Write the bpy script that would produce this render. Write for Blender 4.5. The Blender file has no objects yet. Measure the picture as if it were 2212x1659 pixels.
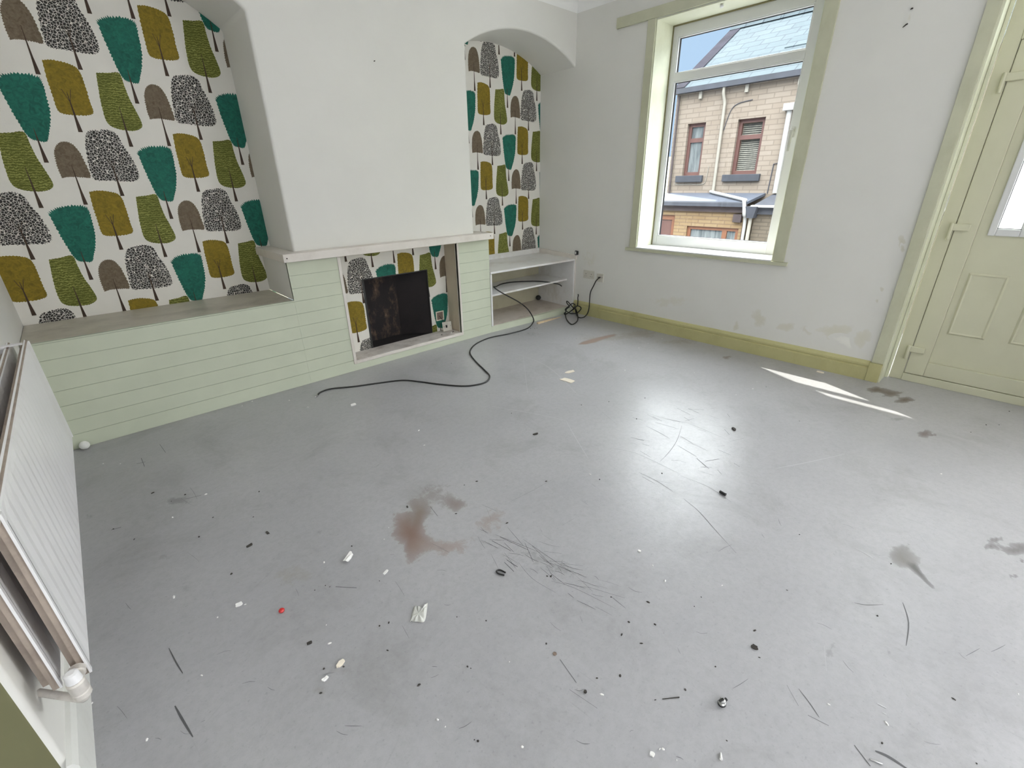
import bpy, bmesh, math, random
from mathutils import Vector, Matrix
from mathutils.geometry import tessellate_polygon

SC = bpy.context.scene
COL = SC.collection
PI = math.pi

# ------------------------------------------------------------------ camera
cam_data = bpy.data.cameras.new('camera')
cam_data.sensor_width = 36.0
cam_data.lens = 36.0 * 987.43 / 2212.0
cam_data.clip_start = 0.02
cam_data.clip_end = 600.0
cam = bpy.data.objects.new('camera', cam_data)
COL.objects.link(cam)
_r = Vector((0.73387465, -0.67908756, -0.01637306))
_u = Vector((0.28381596, 0.28463665, 0.9156585))
_f = Vector((0.61715192, 0.6766255, -0.40162351))
cam.matrix_world = Matrix(((_r.x, _u.x, -_f.x, -3.96735), (_r.y, _u.y, -_f.y, -3.34873),
                           (_r.z, _u.z, -_f.z, 1.35), (0, 0, 0, 1)))
SC.camera = cam

# ------------------------------------------------------------------ view, sky, sun, added fill lights
SC.view_settings.view_transform = 'Standard'
SC.view_settings.look = 'None'
SC.view_settings.exposure = 0.0
SC.view_settings.gamma = 1.0
SC.view_settings.use_curve_mapping = False
SC.cycles.use_denoising = True
SC.cycles.max_bounces = 9
SC.cycles.diffuse_bounces = 7
SC.cycles.glossy_bounces = 4
SC.cycles.transmission_bounces = 8
SC.cycles.transparent_max_bounces = 12
SC.cycles.sample_clamp_indirect = 8.0

SKY_LOW = (0.52, 0.72, 0.98)
SKY_HIGH = (0.93, 0.97, 1.0)
SKY_LOW_STRENGTH = 1.0
SKY_HIGH_STRENGTH = 13.5
SUN_STRENGTH = 12.0
SUN_DIR = Vector((-0.435, -1.0, -1.31))
SIDE_WATTS = 160.0
REAR_WATTS = 8.0

world = bpy.data.worlds.new('sky')
SC.world = world
world.use_nodes = True
wn, wl = world.node_tree.nodes, world.node_tree.links
wn.clear()
w_out = wn.new('ShaderNodeOutputWorld')
w_bg = wn.new('ShaderNodeBackground')
w_tc = wn.new('ShaderNodeTexCoord')
w_sep = wn.new('ShaderNodeSeparateXYZ')
w_map = wn.new('ShaderNodeMapRange')
w_map.interpolation_type = 'SMOOTHSTEP'
w_map.inputs['From Min'].default_value = 0.25
w_map.inputs['From Max'].default_value = 0.50
w_mix = wn.new('ShaderNodeMix')
w_mix.data_type = 'RGBA'
w_mix.inputs['A'].default_value = (*[c * SKY_LOW_STRENGTH for c in SKY_LOW], 1)
w_mix.inputs['B'].default_value = (*[c * SKY_HIGH_STRENGTH for c in SKY_HIGH], 1)
w_mix.clamp_factor = True
wl.new(w_tc.outputs['Generated'], w_sep.inputs[0])
wl.new(w_sep.outputs['Z'], w_map.inputs['Value'])
wl.new(w_map.outputs['Result'], w_mix.inputs['Factor'])
wl.new(w_mix.outputs['Result'], w_bg.inputs['Color'])
wl.new(w_bg.outputs[0], w_out.inputs[0])

sun_data = bpy.data.lights.new('sun', 'SUN')
sun_data.energy = SUN_STRENGTH
sun_data.angle = math.radians(0.5)
sun_data.color = (1.0, 0.95, 0.86)
sun = bpy.data.objects.new('sun', sun_data)
sun.rotation_euler = SUN_DIR.to_track_quat('-Z', 'Y').to_euler()
sun.location = (3, 9, 12)
COL.objects.link(sun)

def area_light(name, loc, direction, sx, sy, watts, colour):
    d = bpy.data.lights.new(name, 'AREA')
    d.shape = 'RECTANGLE'; d.size = sx; d.size_y = sy; d.energy = watts; d.color = colour
    o = bpy.data.objects.new(name, d)
    o.location = loc
    o.rotation_euler = Vector(direction).to_track_quat('-Z', 'Y').to_euler()
    COL.objects.link(o)
    return o
# two unseen fill lights added to brighten the room, outside openings made for them
area_light('added_side_fill', (0.50, -5.35, 1.55), (-1, 0, 0), 1.6, 1.1, SIDE_WATTS, (0.97, 0.985, 1.0))
area_light('added_rear_fill', (-4.4, -6.20, 1.55), (0, 1, 0), 1.6, 1.6, REAR_WATTS, (0.99, 0.99, 1.0))

# ------------------------------------------------------------------ materials
def new_mat(name):
    m = bpy.data.materials.new(name)
    m.use_nodes = True
    nt = m.node_tree
    for n in list(nt.nodes):
        if n.type != 'OUTPUT_MATERIAL':
            nt.nodes.remove(n)
    out = [n for n in nt.nodes if n.type == 'OUTPUT_MATERIAL'][0]
    b = nt.nodes.new('ShaderNodeBsdfPrincipled')
    nt.links.new(b.outputs[0], out.inputs[0])
    return m, nt, b, out

def objcoord(nt, scale=(1, 1, 1)):
    g = nt.nodes.new('ShaderNodeNewGeometry')
    mp = nt.nodes.new('ShaderNodeMapping')
    mp.inputs['Scale'].default_value = scale
    nt.links.new(g.outputs['Position'], mp.inputs['Vector'])
    return mp.outputs[0]

def noise(nt, scale, detail=4, rough=0.55, vec=None, dist=0.0):
    n = nt.nodes.new('ShaderNodeTexNoise')
    n.inputs['Scale'].default_value = scale
    n.inputs['Detail'].default_value = detail
    n.inputs['Roughness'].default_value = rough
    n.inputs['Distortion'].default_value = dist
    if vec is not None:
        nt.links.new(vec, n.inputs['Vector'])
    return n.outputs['Fac']

def ramp(nt, fac, stops):
    r = nt.nodes.new('ShaderNodeValToRGB')
    e = r.color_ramp.elements
    while len(e) < len(stops):
        e.new(0.5)
    for el, (p, c) in zip(e, stops):
        el.position = p
        el.color = (*c, 1) if len(c) == 3 else c
    nt.links.new(fac, r.inputs[0])
    return r.outputs[0]

def mixc(nt, fac, a, b, mode='MIX'):
    m = nt.nodes.new('ShaderNodeMix')
    m.data_type = 'RGBA'
    m.blend_type = mode
    for sock, v in ((m.inputs['Factor'], fac), (m.inputs['A'], a), (m.inputs['B'], b)):
        if hasattr(v, 'links') or hasattr(v, 'is_linked'):
            nt.links.new(v, sock)
        elif isinstance(v, (int, float)):
            sock.default_value = v
        else:
            sock.default_value = (*v, 1)
    return m.outputs['Result']

def mathn(nt, op, a, b=0.0, clamp=False):
    m = nt.nodes.new('ShaderNodeMath')
    m.operation = op
    m.use_clamp = clamp
    for i, v in enumerate((a, b)):
        if isinstance(v, (int, float)):
            m.inputs[i].default_value = v
        else:
            nt.links.new(v, m.inputs[i])
    return m.outputs[0]

def bump(nt, b, height, strength, dist=0.01):
    n = nt.nodes.new('ShaderNodeBump')
    n.inputs['Strength'].default_value = strength
    n.inputs['Distance'].default_value = dist
    nt.links.new(height, n.inputs['Height'])
    nt.links.new(n.outputs[0], b.inputs['Normal'])

def plain(name, col, rough=0.5, metal=0.0, var=0.08, scale=8.0, dirt=None, dirt_amt=0.0, bmp=0.0, spec=0.5, bscale=60.0):
    m, nt, b, out = new_mat(name)
    v = objcoord(nt)
    n1 = noise(nt, scale, 5, 0.6, v)
    lo = tuple(max(0.0, c * (1 - var)) for c in col)
    hi = tuple(min(1.0, c * (1 + var)) for c in col)
    c = ramp(nt, n1, [(0.3, lo), (0.7, hi)])
    if dirt is not None:
        n2 = noise(nt, scale * 0.6, 8, 0.7, objcoord(nt, (1.0, 1.3, 0.8)))
        f = ramp(nt, n2, [(0.5, (0, 0, 0)), (0.72, (dirt_amt,) * 3)])
        c = mixc(nt, f, c, dirt)
    nt.links.new(c, b.inputs['Base Color'])
    b.inputs['Roughness'].default_value = rough
    b.inputs['Metallic'].default_value = metal
    b.inputs['Specular IOR Level'].default_value = spec
    if bmp > 0:
        bump(nt, b, noise(nt, bscale, 5, 0.6, v), bmp, 0.004)
    return m

def stained(name, base_lo, base_hi, scale, rough_lo, rough_hi, bmp, spec=0.5, grit=False, noise_breakup=9.0):
    """a painted surface whose stains come from the mesh colour attribute 'stain' (rgb colour, alpha strength)"""
    m, nt, b, out = new_mat(name)
    v = objcoord(nt)
    n1 = noise(nt, scale, 6, 0.6, v)
    c = ramp(nt, n1, [(0.32, base_lo), (0.68, base_hi)])
    if grit:
        n3 = noise(nt, 90.0, 3, 0.6, v)
        c = mixc(nt, ramp(nt, n3, [(0.60, (0, 0, 0)), (0.74, (0.28,) * 3)]), c, (0.15, 0.15, 0.15))
        n6 = noise(nt, 38.0, 6, 0.75, v)
        c = mixc(nt, ramp(nt, n6, [(0.42, (0, 0, 0)), (0.66, (0.20,) * 3)]), c, (0.22, 0.22, 0.225))
        n4 = noise(nt, 2.4, 8, 0.72, objcoord(nt, (1.0, 1.0, 1.0)), 0.6)
        c = mixc(nt, ramp(nt, n4, [(0.52, (0, 0, 0)), (0.75, (0.34,) * 3)]), c, (0.17, 0.165, 0.15))
        # fine scuffs: stretched noise in two directions
        for ang, st in ((0.5, (3.0, 70.0, 1.0)), (1.7, (4.0, 90.0, 1.0))):
            g = nt.nodes.new('ShaderNodeNewGeometry')
            mp = nt.nodes.new('ShaderNodeMapping')
            mp.vector_type = 'TEXTURE'
            mp.inputs['Rotation'].default_value = (0, 0, ang)
            mp.inputs['Scale'].default_value = (1 / st[0], 1 / st[1], 1)
            nt.links.new(g.outputs['Position'], mp.inputs['Vector'])
            n5 = noise(nt, 1.0, 2, 0.5, mp.outputs[0])
            c = mixc(nt, ramp(nt, n5, [(0.70, (0, 0, 0)), (0.80, (0.18,) * 3)]), c, (0.20, 0.20, 0.20))
    a = nt.nodes.new('ShaderNodeVertexColor')
    a.layer_name = 'stain'
    brk = noise(nt, noise_breakup, 8, 0.75, v, 0.5)
    thr = mathn(nt, 'SUBTRACT', mathn(nt, 'MULTIPLY', a.outputs['Alpha'], 1.30), mathn(nt, 'MULTIPLY', brk, 1.25))
    f = mathn(nt, 'MULTIPLY', mathn(nt, 'ADD', thr, 0.17), 2.6, True)
    f = mathn(nt, 'MINIMUM', f, mathn(nt, 'MULTIPLY', a.outputs['Alpha'], 1.0))
    c = mixc(nt, f, c, a.outputs['Color'])
    nt.links.new(c, b.inputs['Base Color'])
    n2 = noise(nt, 5.0, 6, 0.65, v)
    r = mathn(nt, 'ADD', rough_lo, mathn(nt, 'MULTIPLY', n2, rough_hi - rough_lo))
    r = mathn(nt, 'ADD', r, mathn(nt, 'MULTIPLY', f, 0.25), True)
    nt.links.new(r, b.inputs['Roughness'])
    b.inputs['Specular IOR Level'].default_value = spec
    h = mathn(nt, 'ADD', noise(nt, 7.0, 3, 0.5, v), mathn(nt, 'MULTIPLY', noise(nt, 55.0, 4, 0.6, v), 0.25))
    bump(nt, b, h, bmp, 0.01)
    return m

M = {}
M['floor'] = stained('grey_floor_paint', (0.375, 0.372, 0.388), (0.437, 0.433, 0.450), 1.3, 0.24, 0.42, 0.16, 0.45, True, 26.0)
M['plaster'] = stained('white_plaster', (0.755, 0.744, 0.712), (0.79, 0.779, 0.747), 1.5, 0.75, 0.9, 0.12, 0.3)
M['ceiling'] = plain('ceiling_paint', (0.92, 0.92, 0.91), 0.9, 0, 0.02, 3, None, 0, 0.1)
M['sage_trim'] = plain('sage_trim_paint', (0.56, 0.56, 0.42), 0.42, 0, 0.06, 5, (0.42, 0.42, 0.27), 0.5, 0.1)
M['skirting'] = plain('olive_cream_skirting_paint', (0.52, 0.49, 0.25), 0.42, 0, 0.06, 5, (0.38, 0.35, 0.16), 0.5, 0.1)
M['shaded_return'] = plain('shaded_return_olive', (0.17, 0.165, 0.085), 0.7, 0, 0.06, 4)  # shade on the return face put into a darker olive
M['white_gloss'] = plain('chalky_white_gloss', (0.80, 0.80, 0.77), 0.5, 0, 0.04, 8, (0.60, 0.60, 0.55), 0.4, 0.15)
M['lining'] = plain('cream_lining_paint', (0.72, 0.73, 0.58), 0.45, 0, 0.04, 6, (0.55, 0.54, 0.36), 0.35)
M['cladding'] = plain('pale_green_board_paint', (0.60, 0.635, 0.51), 0.5, 0, 0.03, 4, (0.50, 0.55, 0.43), 0.3, 0.06)
M['groove'] = plain('board_groove', (0.40, 0.45, 0.36), 0.8)
M['cream'] = plain('cream_shelf_paint', (0.76, 0.71, 0.66), 0.45, 0, 0.04, 6, (0.50, 0.44, 0.38), 0.5, 0.08)
M['reveal_tan'] = plain('tan_reveal_paint', (0.60, 0.52, 0.40), 0.6, 0, 0.05, 5, (0.40, 0.33, 0.24), 0.4)
M['seat'] = plain('dusty_seat_paint', (0.56, 0.525, 0.45), 0.42, 0, 0.10, 4, (0.30, 0.265, 0.23), 0.7, 0.08)
M['hearth'] = plain('dusty_hearth', (0.60, 0.56, 0.53), 0.7, 0, 0.12, 9, (0.28, 0.22, 0.19), 0.8, 0.3)
M['shelf_white'] = plain('scuffed_white_shelf', (0.78, 0.77, 0.77), 0.35, 0, 0.05, 5, (0.50, 0.44, 0.36), 0.55, 0.05)
M['shelf_back'] = plain('dim_cream_back', (0.56, 0.53, 0.40), 0.6, 0, 0.06, 5, (0.40, 0.36, 0.24), 0.5)  # low light inside the unit put into a darker, patchy cream
M['shelf_brown'] = plain('dusty_shelf_base', (0.58, 0.52, 0.47), 0.5, 0, 0.08, 6, (0.34, 0.28, 0.23), 0.7, 0.1)
M['upvc'] = plain('white_upvc', (0.72, 0.725, 0.73), 0.28, 0, 0.02, 4)
M['door'] = plain('aged_cream_door', (0.62, 0.61, 0.46), 0.4, 0, 0.03, 3, (0.54, 0.52, 0.37), 0.3)
M['verge'] = plain('dark_verge_slate', (0.018, 0.017, 0.024), 0.95, 0, 0.3, 3, None, 0, 0, 0.05)
M['gap_shade'] = plain('gap_shade_olive', (0.22, 0.20, 0.10), 0.8)  # dark olive standing in for the shadow gap round the window frame
M['handle'] = plain('grey_white_handle', (0.52, 0.52, 0.50), 0.3)
M['gasket'] = plain('dark_gasket', (0.03, 0.03, 0.035), 0.6)
M['radiator'] = plain('white_radiator_enamel', (0.90, 0.89, 0.91), 0.32, 0, 0.02, 5, (0.60, 0.56, 0.54), 0.25)
M['rad_inner'] = plain('dusty_radiator_inside', (0.40, 0.33, 0.28), 0.7, 0, 0.15, 12, (0.18, 0.13, 0.12), 0.6)
M['valve'] = plain('painted_valve', (0.72, 0.68, 0.64), 0.35, 0.2, 0.10, 30, (0.40, 0.35, 0.32), 0.6)
M['steel'] = plain('dull_steel', (0.55, 0.55, 0.55), 0.3, 1.0, 0.1, 40)
M['socket'] = plain('white_socket_plastic', (0.66, 0.635, 0.57), 0.35, 0, 0.03, 20, (0.52, 0.50, 0.44), 0.5)
M['black'] = plain('black_plastic', (0.018, 0.018, 0.018), 0.4)
M['cable'] = plain('black_cable_sheath', (0.02, 0.02, 0.019), 0.45)
M['white_bit'] = plain('white_chip', (0.85, 0.84, 0.82), 0.6, 0, 0.05, 90)
M['cream_bit'] = plain('cream_laminate', (0.80, 0.73, 0.62), 0.5, 0, 0.04, 90)
M['wood_bit'] = plain('raw_pale_wood', (0.78, 0.62, 0.42), 0.6, 0, 0.12, 60)
M['red'] = plain('red_plastic', (0.62, 0.03, 0.03), 0.4)
M['brown_bit'] = plain('brown_bit', (0.20, 0.15, 0.12), 0.7, 0, 0.1, 120)
M['dark_bit'] = plain('dark_crumb', (0.045, 0.04, 0.035), 0.8, 0, 0.2, 150)
M['ball_white'] = plain('white_rubber', (0.82, 0.82, 0.80), 0.5)
M['ground'] = plain('asphalt', (0.16, 0.16, 0.165), 0.9, 0, 0.2, 3)
M['hill'] = plain('dry_grass_hill', (0.50, 0.52, 0.30), 0.95, 0, 0.2, 0.4)
M['drab_sill'] = plain('dark_stone_sill', (0.032, 0.034, 0.042), 0.8, 0, 0.2, 5)
M['gutter'] = plain('dark_gutter', (0.036, 0.038, 0.048), 0.7, 0, 0.25, 4)
M['pipe_cream'] = plain('cream_downpipe', (0.240, 0.220, 0.184), 0.5, 0, 0.05, 5)
M['pipe_white'] = plain('white_downpipe', (0.288, 0.280, 0.268), 0.5, 0, 0.04, 5)
M['red_frame'] = plain('red_brown_window_frame', (0.092, 0.040, 0.032), 0.5, 0, 0.12, 6)
M['orange_frame'] = plain('orange_brown_frame', (0.152, 0.060, 0.028), 0.5, 0, 0.1, 6)
M['fascia'] = plain('dark_red_fascia', (0.048, 0.034, 0.034), 0.8, 0, 0.25, 5)
M['lean_roof'] = plain('blue_grey_flat_roof', (0.056, 0.064, 0.084), 0.6, 0, 0.15, 3)

def soot_mat():
    m, nt, b, out = new_mat('sooty_firebrick')
    v = objcoord(nt)
    n = noise(nt, 8.0, 8, 0.72, objcoord(nt, (1.3, 1.0, 0.7)), 0.25)
    c = ramp(nt, n, [(0.0, (0.008, 0.006, 0.006)), (0.50, (0.014, 0.010, 0.010)), (0.60, (0.075, 0.045, 0.032)), (0.74, (0.26, 0.165, 0.12))])
    nt.links.new(c, b.inputs['Base Color'])
    b.inputs['Roughness'].default_value = 0.8
    bump(nt, b, n, 0.4, 0.01)
    return m
M['soot'] = soot_mat()
M['soot_plain'] = plain('plain_soot', (0.014, 0.010, 0.011), 0.75, 0, 0.4, 6, (0.035, 0.025, 0.028), 0.6)

def brick_mat(name, axes, c1, c2, mortar, scale, bw, rh):
    m, nt, b, out = new_mat(name)
    g = nt.nodes.new('ShaderNodeNewGeometry')
    s = nt.nodes.new('ShaderNodeSeparateXYZ')
    cb = nt.nodes.new('ShaderNodeCombineXYZ')
    nt.links.new(g.outputs['Position'], s.inputs[0])
    nt.links.new(s.outputs[axes[0]], cb.inputs[0])
    nt.links.new(s.outputs[axes[1]], cb.inputs[1])
    br = nt.nodes.new('ShaderNodeTexBrick')
    br.inputs['Scale'].default_value = scale
    br.inputs['Brick Width'].default_value = bw
    br.inputs['Row Height'].default_value = rh
    br.inputs['Mortar Size'].default_value = 0.011
    br.inputs['Color1'].default_value = (*c1, 1)
    br.inputs['Color2'].default_value = (*c2, 1)
    br.inputs['Mortar'].default_value = (*mortar, 1)
    nt.links.new(cb.outputs[0], br.inputs['Vector'])
    n = noise(nt, 1.2, 6, 0.7, objcoord(nt))
    c = mixc(nt, 0.22, br.outputs['Color'], ramp(nt, n, [(0.3, tuple(x * 0.75 for x in c1)), (0.7, tuple(min(1, x * 1.25) for x in c2))]))
    nt.links.new(c, b.inputs['Base Color'])
    b.inputs['Roughness'].default_value = 0.9
    b.inputs['Specular IOR Level'].default_value = 0.08
    return m
M['stone'] = brick_mat('buff_stone_courses', ('Y', 'Z'), (0.186, 0.150, 0.119), (0.220, 0.184, 0.151), (0.140, 0.112, 0.090), 1.0, 0.36, 0.11)
M['stone_lean'] = brick_mat('warm_stone_courses', ('Y', 'Z'), (0.184, 0.124, 0.068), (0.216, 0.156, 0.092), (0.128, 0.088, 0.060), 1.0, 0.34, 0.085)
M['stone_grey'] = brick_mat('sooty_stone_courses', ('Y', 'Z'), (0.104, 0.084, 0.064), (0.136, 0.112, 0.084), (0.072, 0.060, 0.048), 1.0, 0.34, 0.085)
M['slate'] = brick_mat('pale_slate_roof', ('Y', 'X'), (0.046, 0.060, 0.068), (0.056, 0.070, 0.078), (0.022, 0.026, 0.036), 1.0, 0.50, 0.26)

def glass_mat():
    m, nt, b, out = new_mat('clear_window_glass')
    nt.nodes.remove(b)
    tr = nt.nodes.new('ShaderNodeBsdfTransparent')
    tr.inputs[0].default_value = (0.97, 0.985, 0.98, 1)
    gl = nt.nodes.new('ShaderNodeBsdfGlossy')
    gl.inputs['Roughness'].default_value = 0.02
    fr = nt.nodes.new('ShaderNodeFresnel')
    fr.inputs['IOR'].default_value = 1.45
    mx = nt.nodes.new('ShaderNodeMixShader')
    ge = nt.nodes.new('ShaderNodeNewGeometry')
    nt.links.new(mathn(nt, 'MULTIPLY', fr.outputs[0], mathn(nt, 'SUBTRACT', 1.0, ge.outputs['Backfacing'])), mx.inputs[0])
    nt.links.new(tr.outputs[0], mx.inputs[1])
    nt.links.new(gl.outputs[0], mx.inputs[2])
    nt.links.new(mx.outputs[0], out.inputs[0])
    return m
M['glass'] = glass_mat()

def obscure_mat():
    m, nt, b, out = new_mat('obscured_door_glass')
    nt.nodes.remove(b)
    tl = nt.nodes.new('ShaderNodeBsdfTranslucent')
    tl.inputs[0].default_value = (0.95, 0.97, 0.97, 1)
    tr = nt.nodes.new('ShaderNodeBsdfTransparent')
    tr.inputs[0].default_value = (0.95, 0.97, 0.97, 1)
    mx = nt.nodes.new('ShaderNodeMixShader')
    mx.inputs[0].default_value = 0.35
    bp_ = nt.nodes.new('ShaderNodeBump')
    bp_.inputs['Strength'].default_value = 0.6
    nt.links.new(noise(nt, 45.0, 3, 0.6, objcoord(nt), 1.5), bp_.inputs['Height'])
    nt.links.new(bp_.outputs[0], tl.inputs['Normal'])
    nt.links.new(tl.outputs[0], mx.inputs[1])
    nt.links.new(tr.outputs[0], mx.inputs[2])
    nt.links.new(mx.outputs[0], out.inputs[0])
    return m
M['obscure'] = obscure_mat()

def house_glass():
    m, nt, b, out = new_mat('reflecting_house_glass')
    b.inputs['Base Color'].default_value = (0.25, 0.28, 0.29, 1)
    b.inputs['Roughness'].default_value = 0.15
    v = objcoord(nt, (1, 9, 1.2))
    nt.links.new(ramp(nt, noise(nt, 1.5, 4, 0.6, v), [(0.3, (0.06, 0.068, 0.07)), (0.7, (0.19, 0.20, 0.197))]), b.inputs['Base Color'])
    return m
M['curtain_glass'] = house_glass()
M['blind'] = plain('faded_blind', (0.160, 0.152, 0.128), 0.6, 0, 0.35, 14)

def film_mat():
    m, nt, b, out = new_mat('cloudy_plastic_film')
    b.inputs['Base Color'].default_value = (0.80, 0.80, 0.77, 1)
    b.inputs['Roughness'].default_value = 0.35
    nt.nodes.remove([n for n in nt.nodes if n.type == 'BSDF_PRINCIPLED'][0])
    d = nt.nodes.new('ShaderNodeBsdfPrincipled')
    d.inputs['Base Color'].default_value = (0.78, 0.78, 0.74, 1)
    d.inputs['Roughness'].default_value = 0.4
    d.inputs['Alpha'].default_value = 0.8
    nt.links.new(d.outputs[0], out.inputs[0])
    return m
M['film'] = film_mat()

# wallpaper inks
M['paper'] = plain('wallpaper_ground', (0.81, 0.785, 0.735), 0.8, 0, 0.03, 5, None, 0, 0.15, 0.3, 150)
def ink(name, lo, hi, scale, mode='noise', paper=(0.81, 0.785, 0.735)):
    m, nt, b, out = new_mat(name)
    if mode == 'blobs':
        vec = objcoord(nt, (1, 1, 1))
        vo = nt.nodes.new('ShaderNodeTexVoronoi')
        vo.feature = 'DISTANCE_TO_EDGE'
        vo.inputs['Scale'].default_value = scale
        nt.links.new(vec, vo.inputs['Vector'])
        c = ramp(nt, vo.outputs['Distance'], [(0.03, paper), (0.075, lo)])
    elif mode == 'waves':
        w = nt.nodes.new('ShaderNodeTexWave')
        w.wave_type = 'RINGS'
        w.inputs['Scale'].default_value = scale
        w.inputs['Distortion'].default_value = 7.0
        w.inputs['Detail'].default_value = 3.0
        w.inputs['Detail Scale'].default_value = 3.0
        nt.links.new(objcoord(nt), w.inputs['Vector'])
        n = noise(nt, 9.0, 3, 0.6, objcoord(nt))
        c = ramp(nt, w.outputs['Fac'], [(0.15, hi), (0.55, lo)])
        c = mixc(nt, ramp(nt, n, [(0.35, (0, 0, 0)), (0.7, (0.7,) * 3)]), c, lo)
    else:
        n = noise(nt, scale, 5, 0.7, objcoord(nt), 1.2)
        c = ramp(nt, n, [(0.33, lo), (0.66, hi)])
    nt.links.new(c, b.inputs['Base Color'])
    b.inputs['Roughness'].default_value = 0.75
    return m
M['ink_brown'] = ink('ink_brown', (0.12, 0.085, 0.05), (0.21, 0.165, 0.115), 60)
M['ink_dots'] = ink('ink_dots', (0.030, 0.026, 0.024), (0.06, 0.05, 0.05), 76, 'blobs')
M['ink_teal'] = ink('ink_teal', (0.004, 0.085, 0.062), (0.012, 0.175, 0.125), 40)
M['ink_mustard'] = ink('ink_mustard', (0.165, 0.115, 0.006), (0.30, 0.21, 0.012), 45)
M['ink_olive'] = ink('ink_olive', (0.105, 0.115, 0.012), (0.30, 0.31, 0.075), 26, 'waves')
M['ink_trunk'] = plain('ink_trunk', (0.06, 0.035, 0.022), 0.75, 0, 0.2, 30)

# ------------------------------------------------------------------ mesh helpers
class MB:
    def __init__(self):
        self.v = []; self.f = []; self.mi = []
    def add(self, verts, faces, mat=0):
        o = len(self.v)
        self.v += [tuple(p) for p in verts]
        for f in faces:
            self.f.append([i + o for i in f]); self.mi.append(mat)
        return self
    def box(self, x0, x1, y0, y1, z0, z1, mat=0):
        v = [(x0, y0, z0), (x1, y0, z0), (x1, y1, z0), (x0, y1, z0), (x0, y0, z1), (x1, y0, z1), (x1, y1, z1), (x0, y1, z1)]
        return self.add(v, [(0, 3, 2, 1), (4, 5, 6, 7), (0, 1, 5, 4), (1, 2, 6, 5), (2, 3, 7, 6), (3, 0, 4, 7)], mat)
    def hexa(self, p, mat=0):
        return self.add(p, [(0, 3, 2, 1), (4, 5, 6, 7), (0, 1, 5, 4), (1, 2, 6, 5), (2, 3, 7, 6), (3, 0, 4, 7)], mat)
    def prism(self, poly, axis, a, b, mat=0):
        """extrude a 2D polygon along an axis from a to b"""
        def P(q, t):
            return {'x': (t, q[0], q[1]), 'y': (q[0], t, q[1]), 'z': (q[0], q[1], t)}[axis]
        n = len(poly)
        v = [P(q, a) for q in poly] + [P(q, b) for q in poly]
        fs = [tuple(range(n)), tuple(reversed(range(n, 2 * n)))]
        fs += [(i, i + n, (i + 1) % n + n, (i + 1) % n) for i in range(n)]
        return self.add(v, fs, mat)
    def tube(self, pts, r, seg=8, mat=0, cap=True):
        pts = [Vector(p) for p in pts]
        n = len(pts)
        rs = r if isinstance(r, (list, tuple)) else [r] * n
        t0 = (pts[1] - pts[0]).normalized()
        up = Vector((0, 0, 1)) if abs(t0.z) < 0.9 else Vector((1, 0, 0))
        nrm = t0.cross(up).normalized()
        v = []; fs = []
        for i in range(n):
            t = (pts[min(i + 1, n - 1)] - pts[max(i - 1, 0)])
            t = t.normalized() if t.length > 1e-9 else t0
            nrm = nrm - t * nrm.dot(t)
            nrm = nrm.normalized() if nrm.length > 1e-6 else t.orthogonal().normalized()
            bn = t.cross(nrm)
            for k in range(seg):
                a = 2 * PI * k / seg
                v.append(tuple(pts[i] + (nrm * math.cos(a) + bn * math.sin(a)) * rs[i]))
        for i in range(n - 1):
            for k in range(seg):
                fs.append((i * seg + k, i * seg + (k + 1) % seg, (i + 1) * seg + (k + 1) % seg, (i + 1) * seg + k))
        if cap:
            fs.append(tuple(reversed(range(seg)))); fs.append(tuple(range((n - 1) * seg, n * seg)))
        return self.add(v, fs, mat)
    def lathe(self, profile, c, axis='z', seg=20, mat=0):
        """profile of (radius, height) about an axis through c"""
        v = []; fs = []
        for r, h in profile:
            for k in range(seg):
                a = 2 * PI * k / seg
                p = (r * math.cos(a), r * math.sin(a), h)
                q = {'z': (p[0], p[1], p[2]), 'x': (p[2], p[0], p[1]), 'y': (p[0], p[2], p[1])}[axis]
                v.append((c[0] + q[0], c[1] + q[1], c[2] + q[2]))
        for i in range(len(profile) - 1):
            for k in range(seg):
                fs.append((i * seg + k, i * seg + (k + 1) % seg, (i + 1) * seg + (k + 1) % seg, (i + 1) * seg + k))
        fs.append(tuple(reversed(range(seg)))); fs.append(tuple(range((len(profile) - 1) * seg, len(profile) * seg)))
        return self.add(v, fs, mat)
    def build(self, name, mats, parent=None, bevel=0.0, seg=2, smooth=None, weld=True):
        me = bpy.data.meshes.new(name)
        me.from_pydata(self.v, [], self.f)
        if not isinstance(mats, (list, tuple)):
            mats = [mats]
        for m in mats:
            me.materials.append(M[m])
        me.polygons.foreach_set('material_index', self.mi)
        bm = bmesh.new(); bm.from_mesh(me)
        if weld:
            bmesh.ops.remove_doubles(bm, verts=bm.verts, dist=1e-5)
        bmesh.ops.recalc_face_normals(bm, faces=bm.faces)
        bm.to_mesh(me); bm.free()
        if smooth is not None:
            me.shade_smooth()
            me.set_sharp_from_angle(angle=math.radians(smooth))
        o = bpy.data.objects.new(name, me)
        COL.objects.link(o)
        if bevel > 0:
            md = o.modifiers.new('bevel', 'BEVEL')
            md.width = bevel; md.segments = seg; md.limit_method = 'ANGLE'; md.angle_limit = math.radians(40)
        if parent is not None:
            o.parent = parent
            if parent.type == 'EMPTY':
                o.matrix_parent_inverse = Matrix.Translation(-parent.location)
        return o

def tag(o, label, cat, group=None, kind=None):
    o['label'] = label; o['category'] = cat
    if group: o['group'] = group
    if kind: o['kind'] = kind
    return o
def empty(name, loc=(0, 0, 0)):
    """an Empty at the base of a thing; its parts are built in world space and keep their place"""
    o = bpy.data.objects.new(name, None)
    o.empty_display_size = 0.1
    o.location = loc
    COL.objects.link(o)
    return o
def structure(o, label, cat):
    return tag(o, label, cat, None, 'structure')

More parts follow.
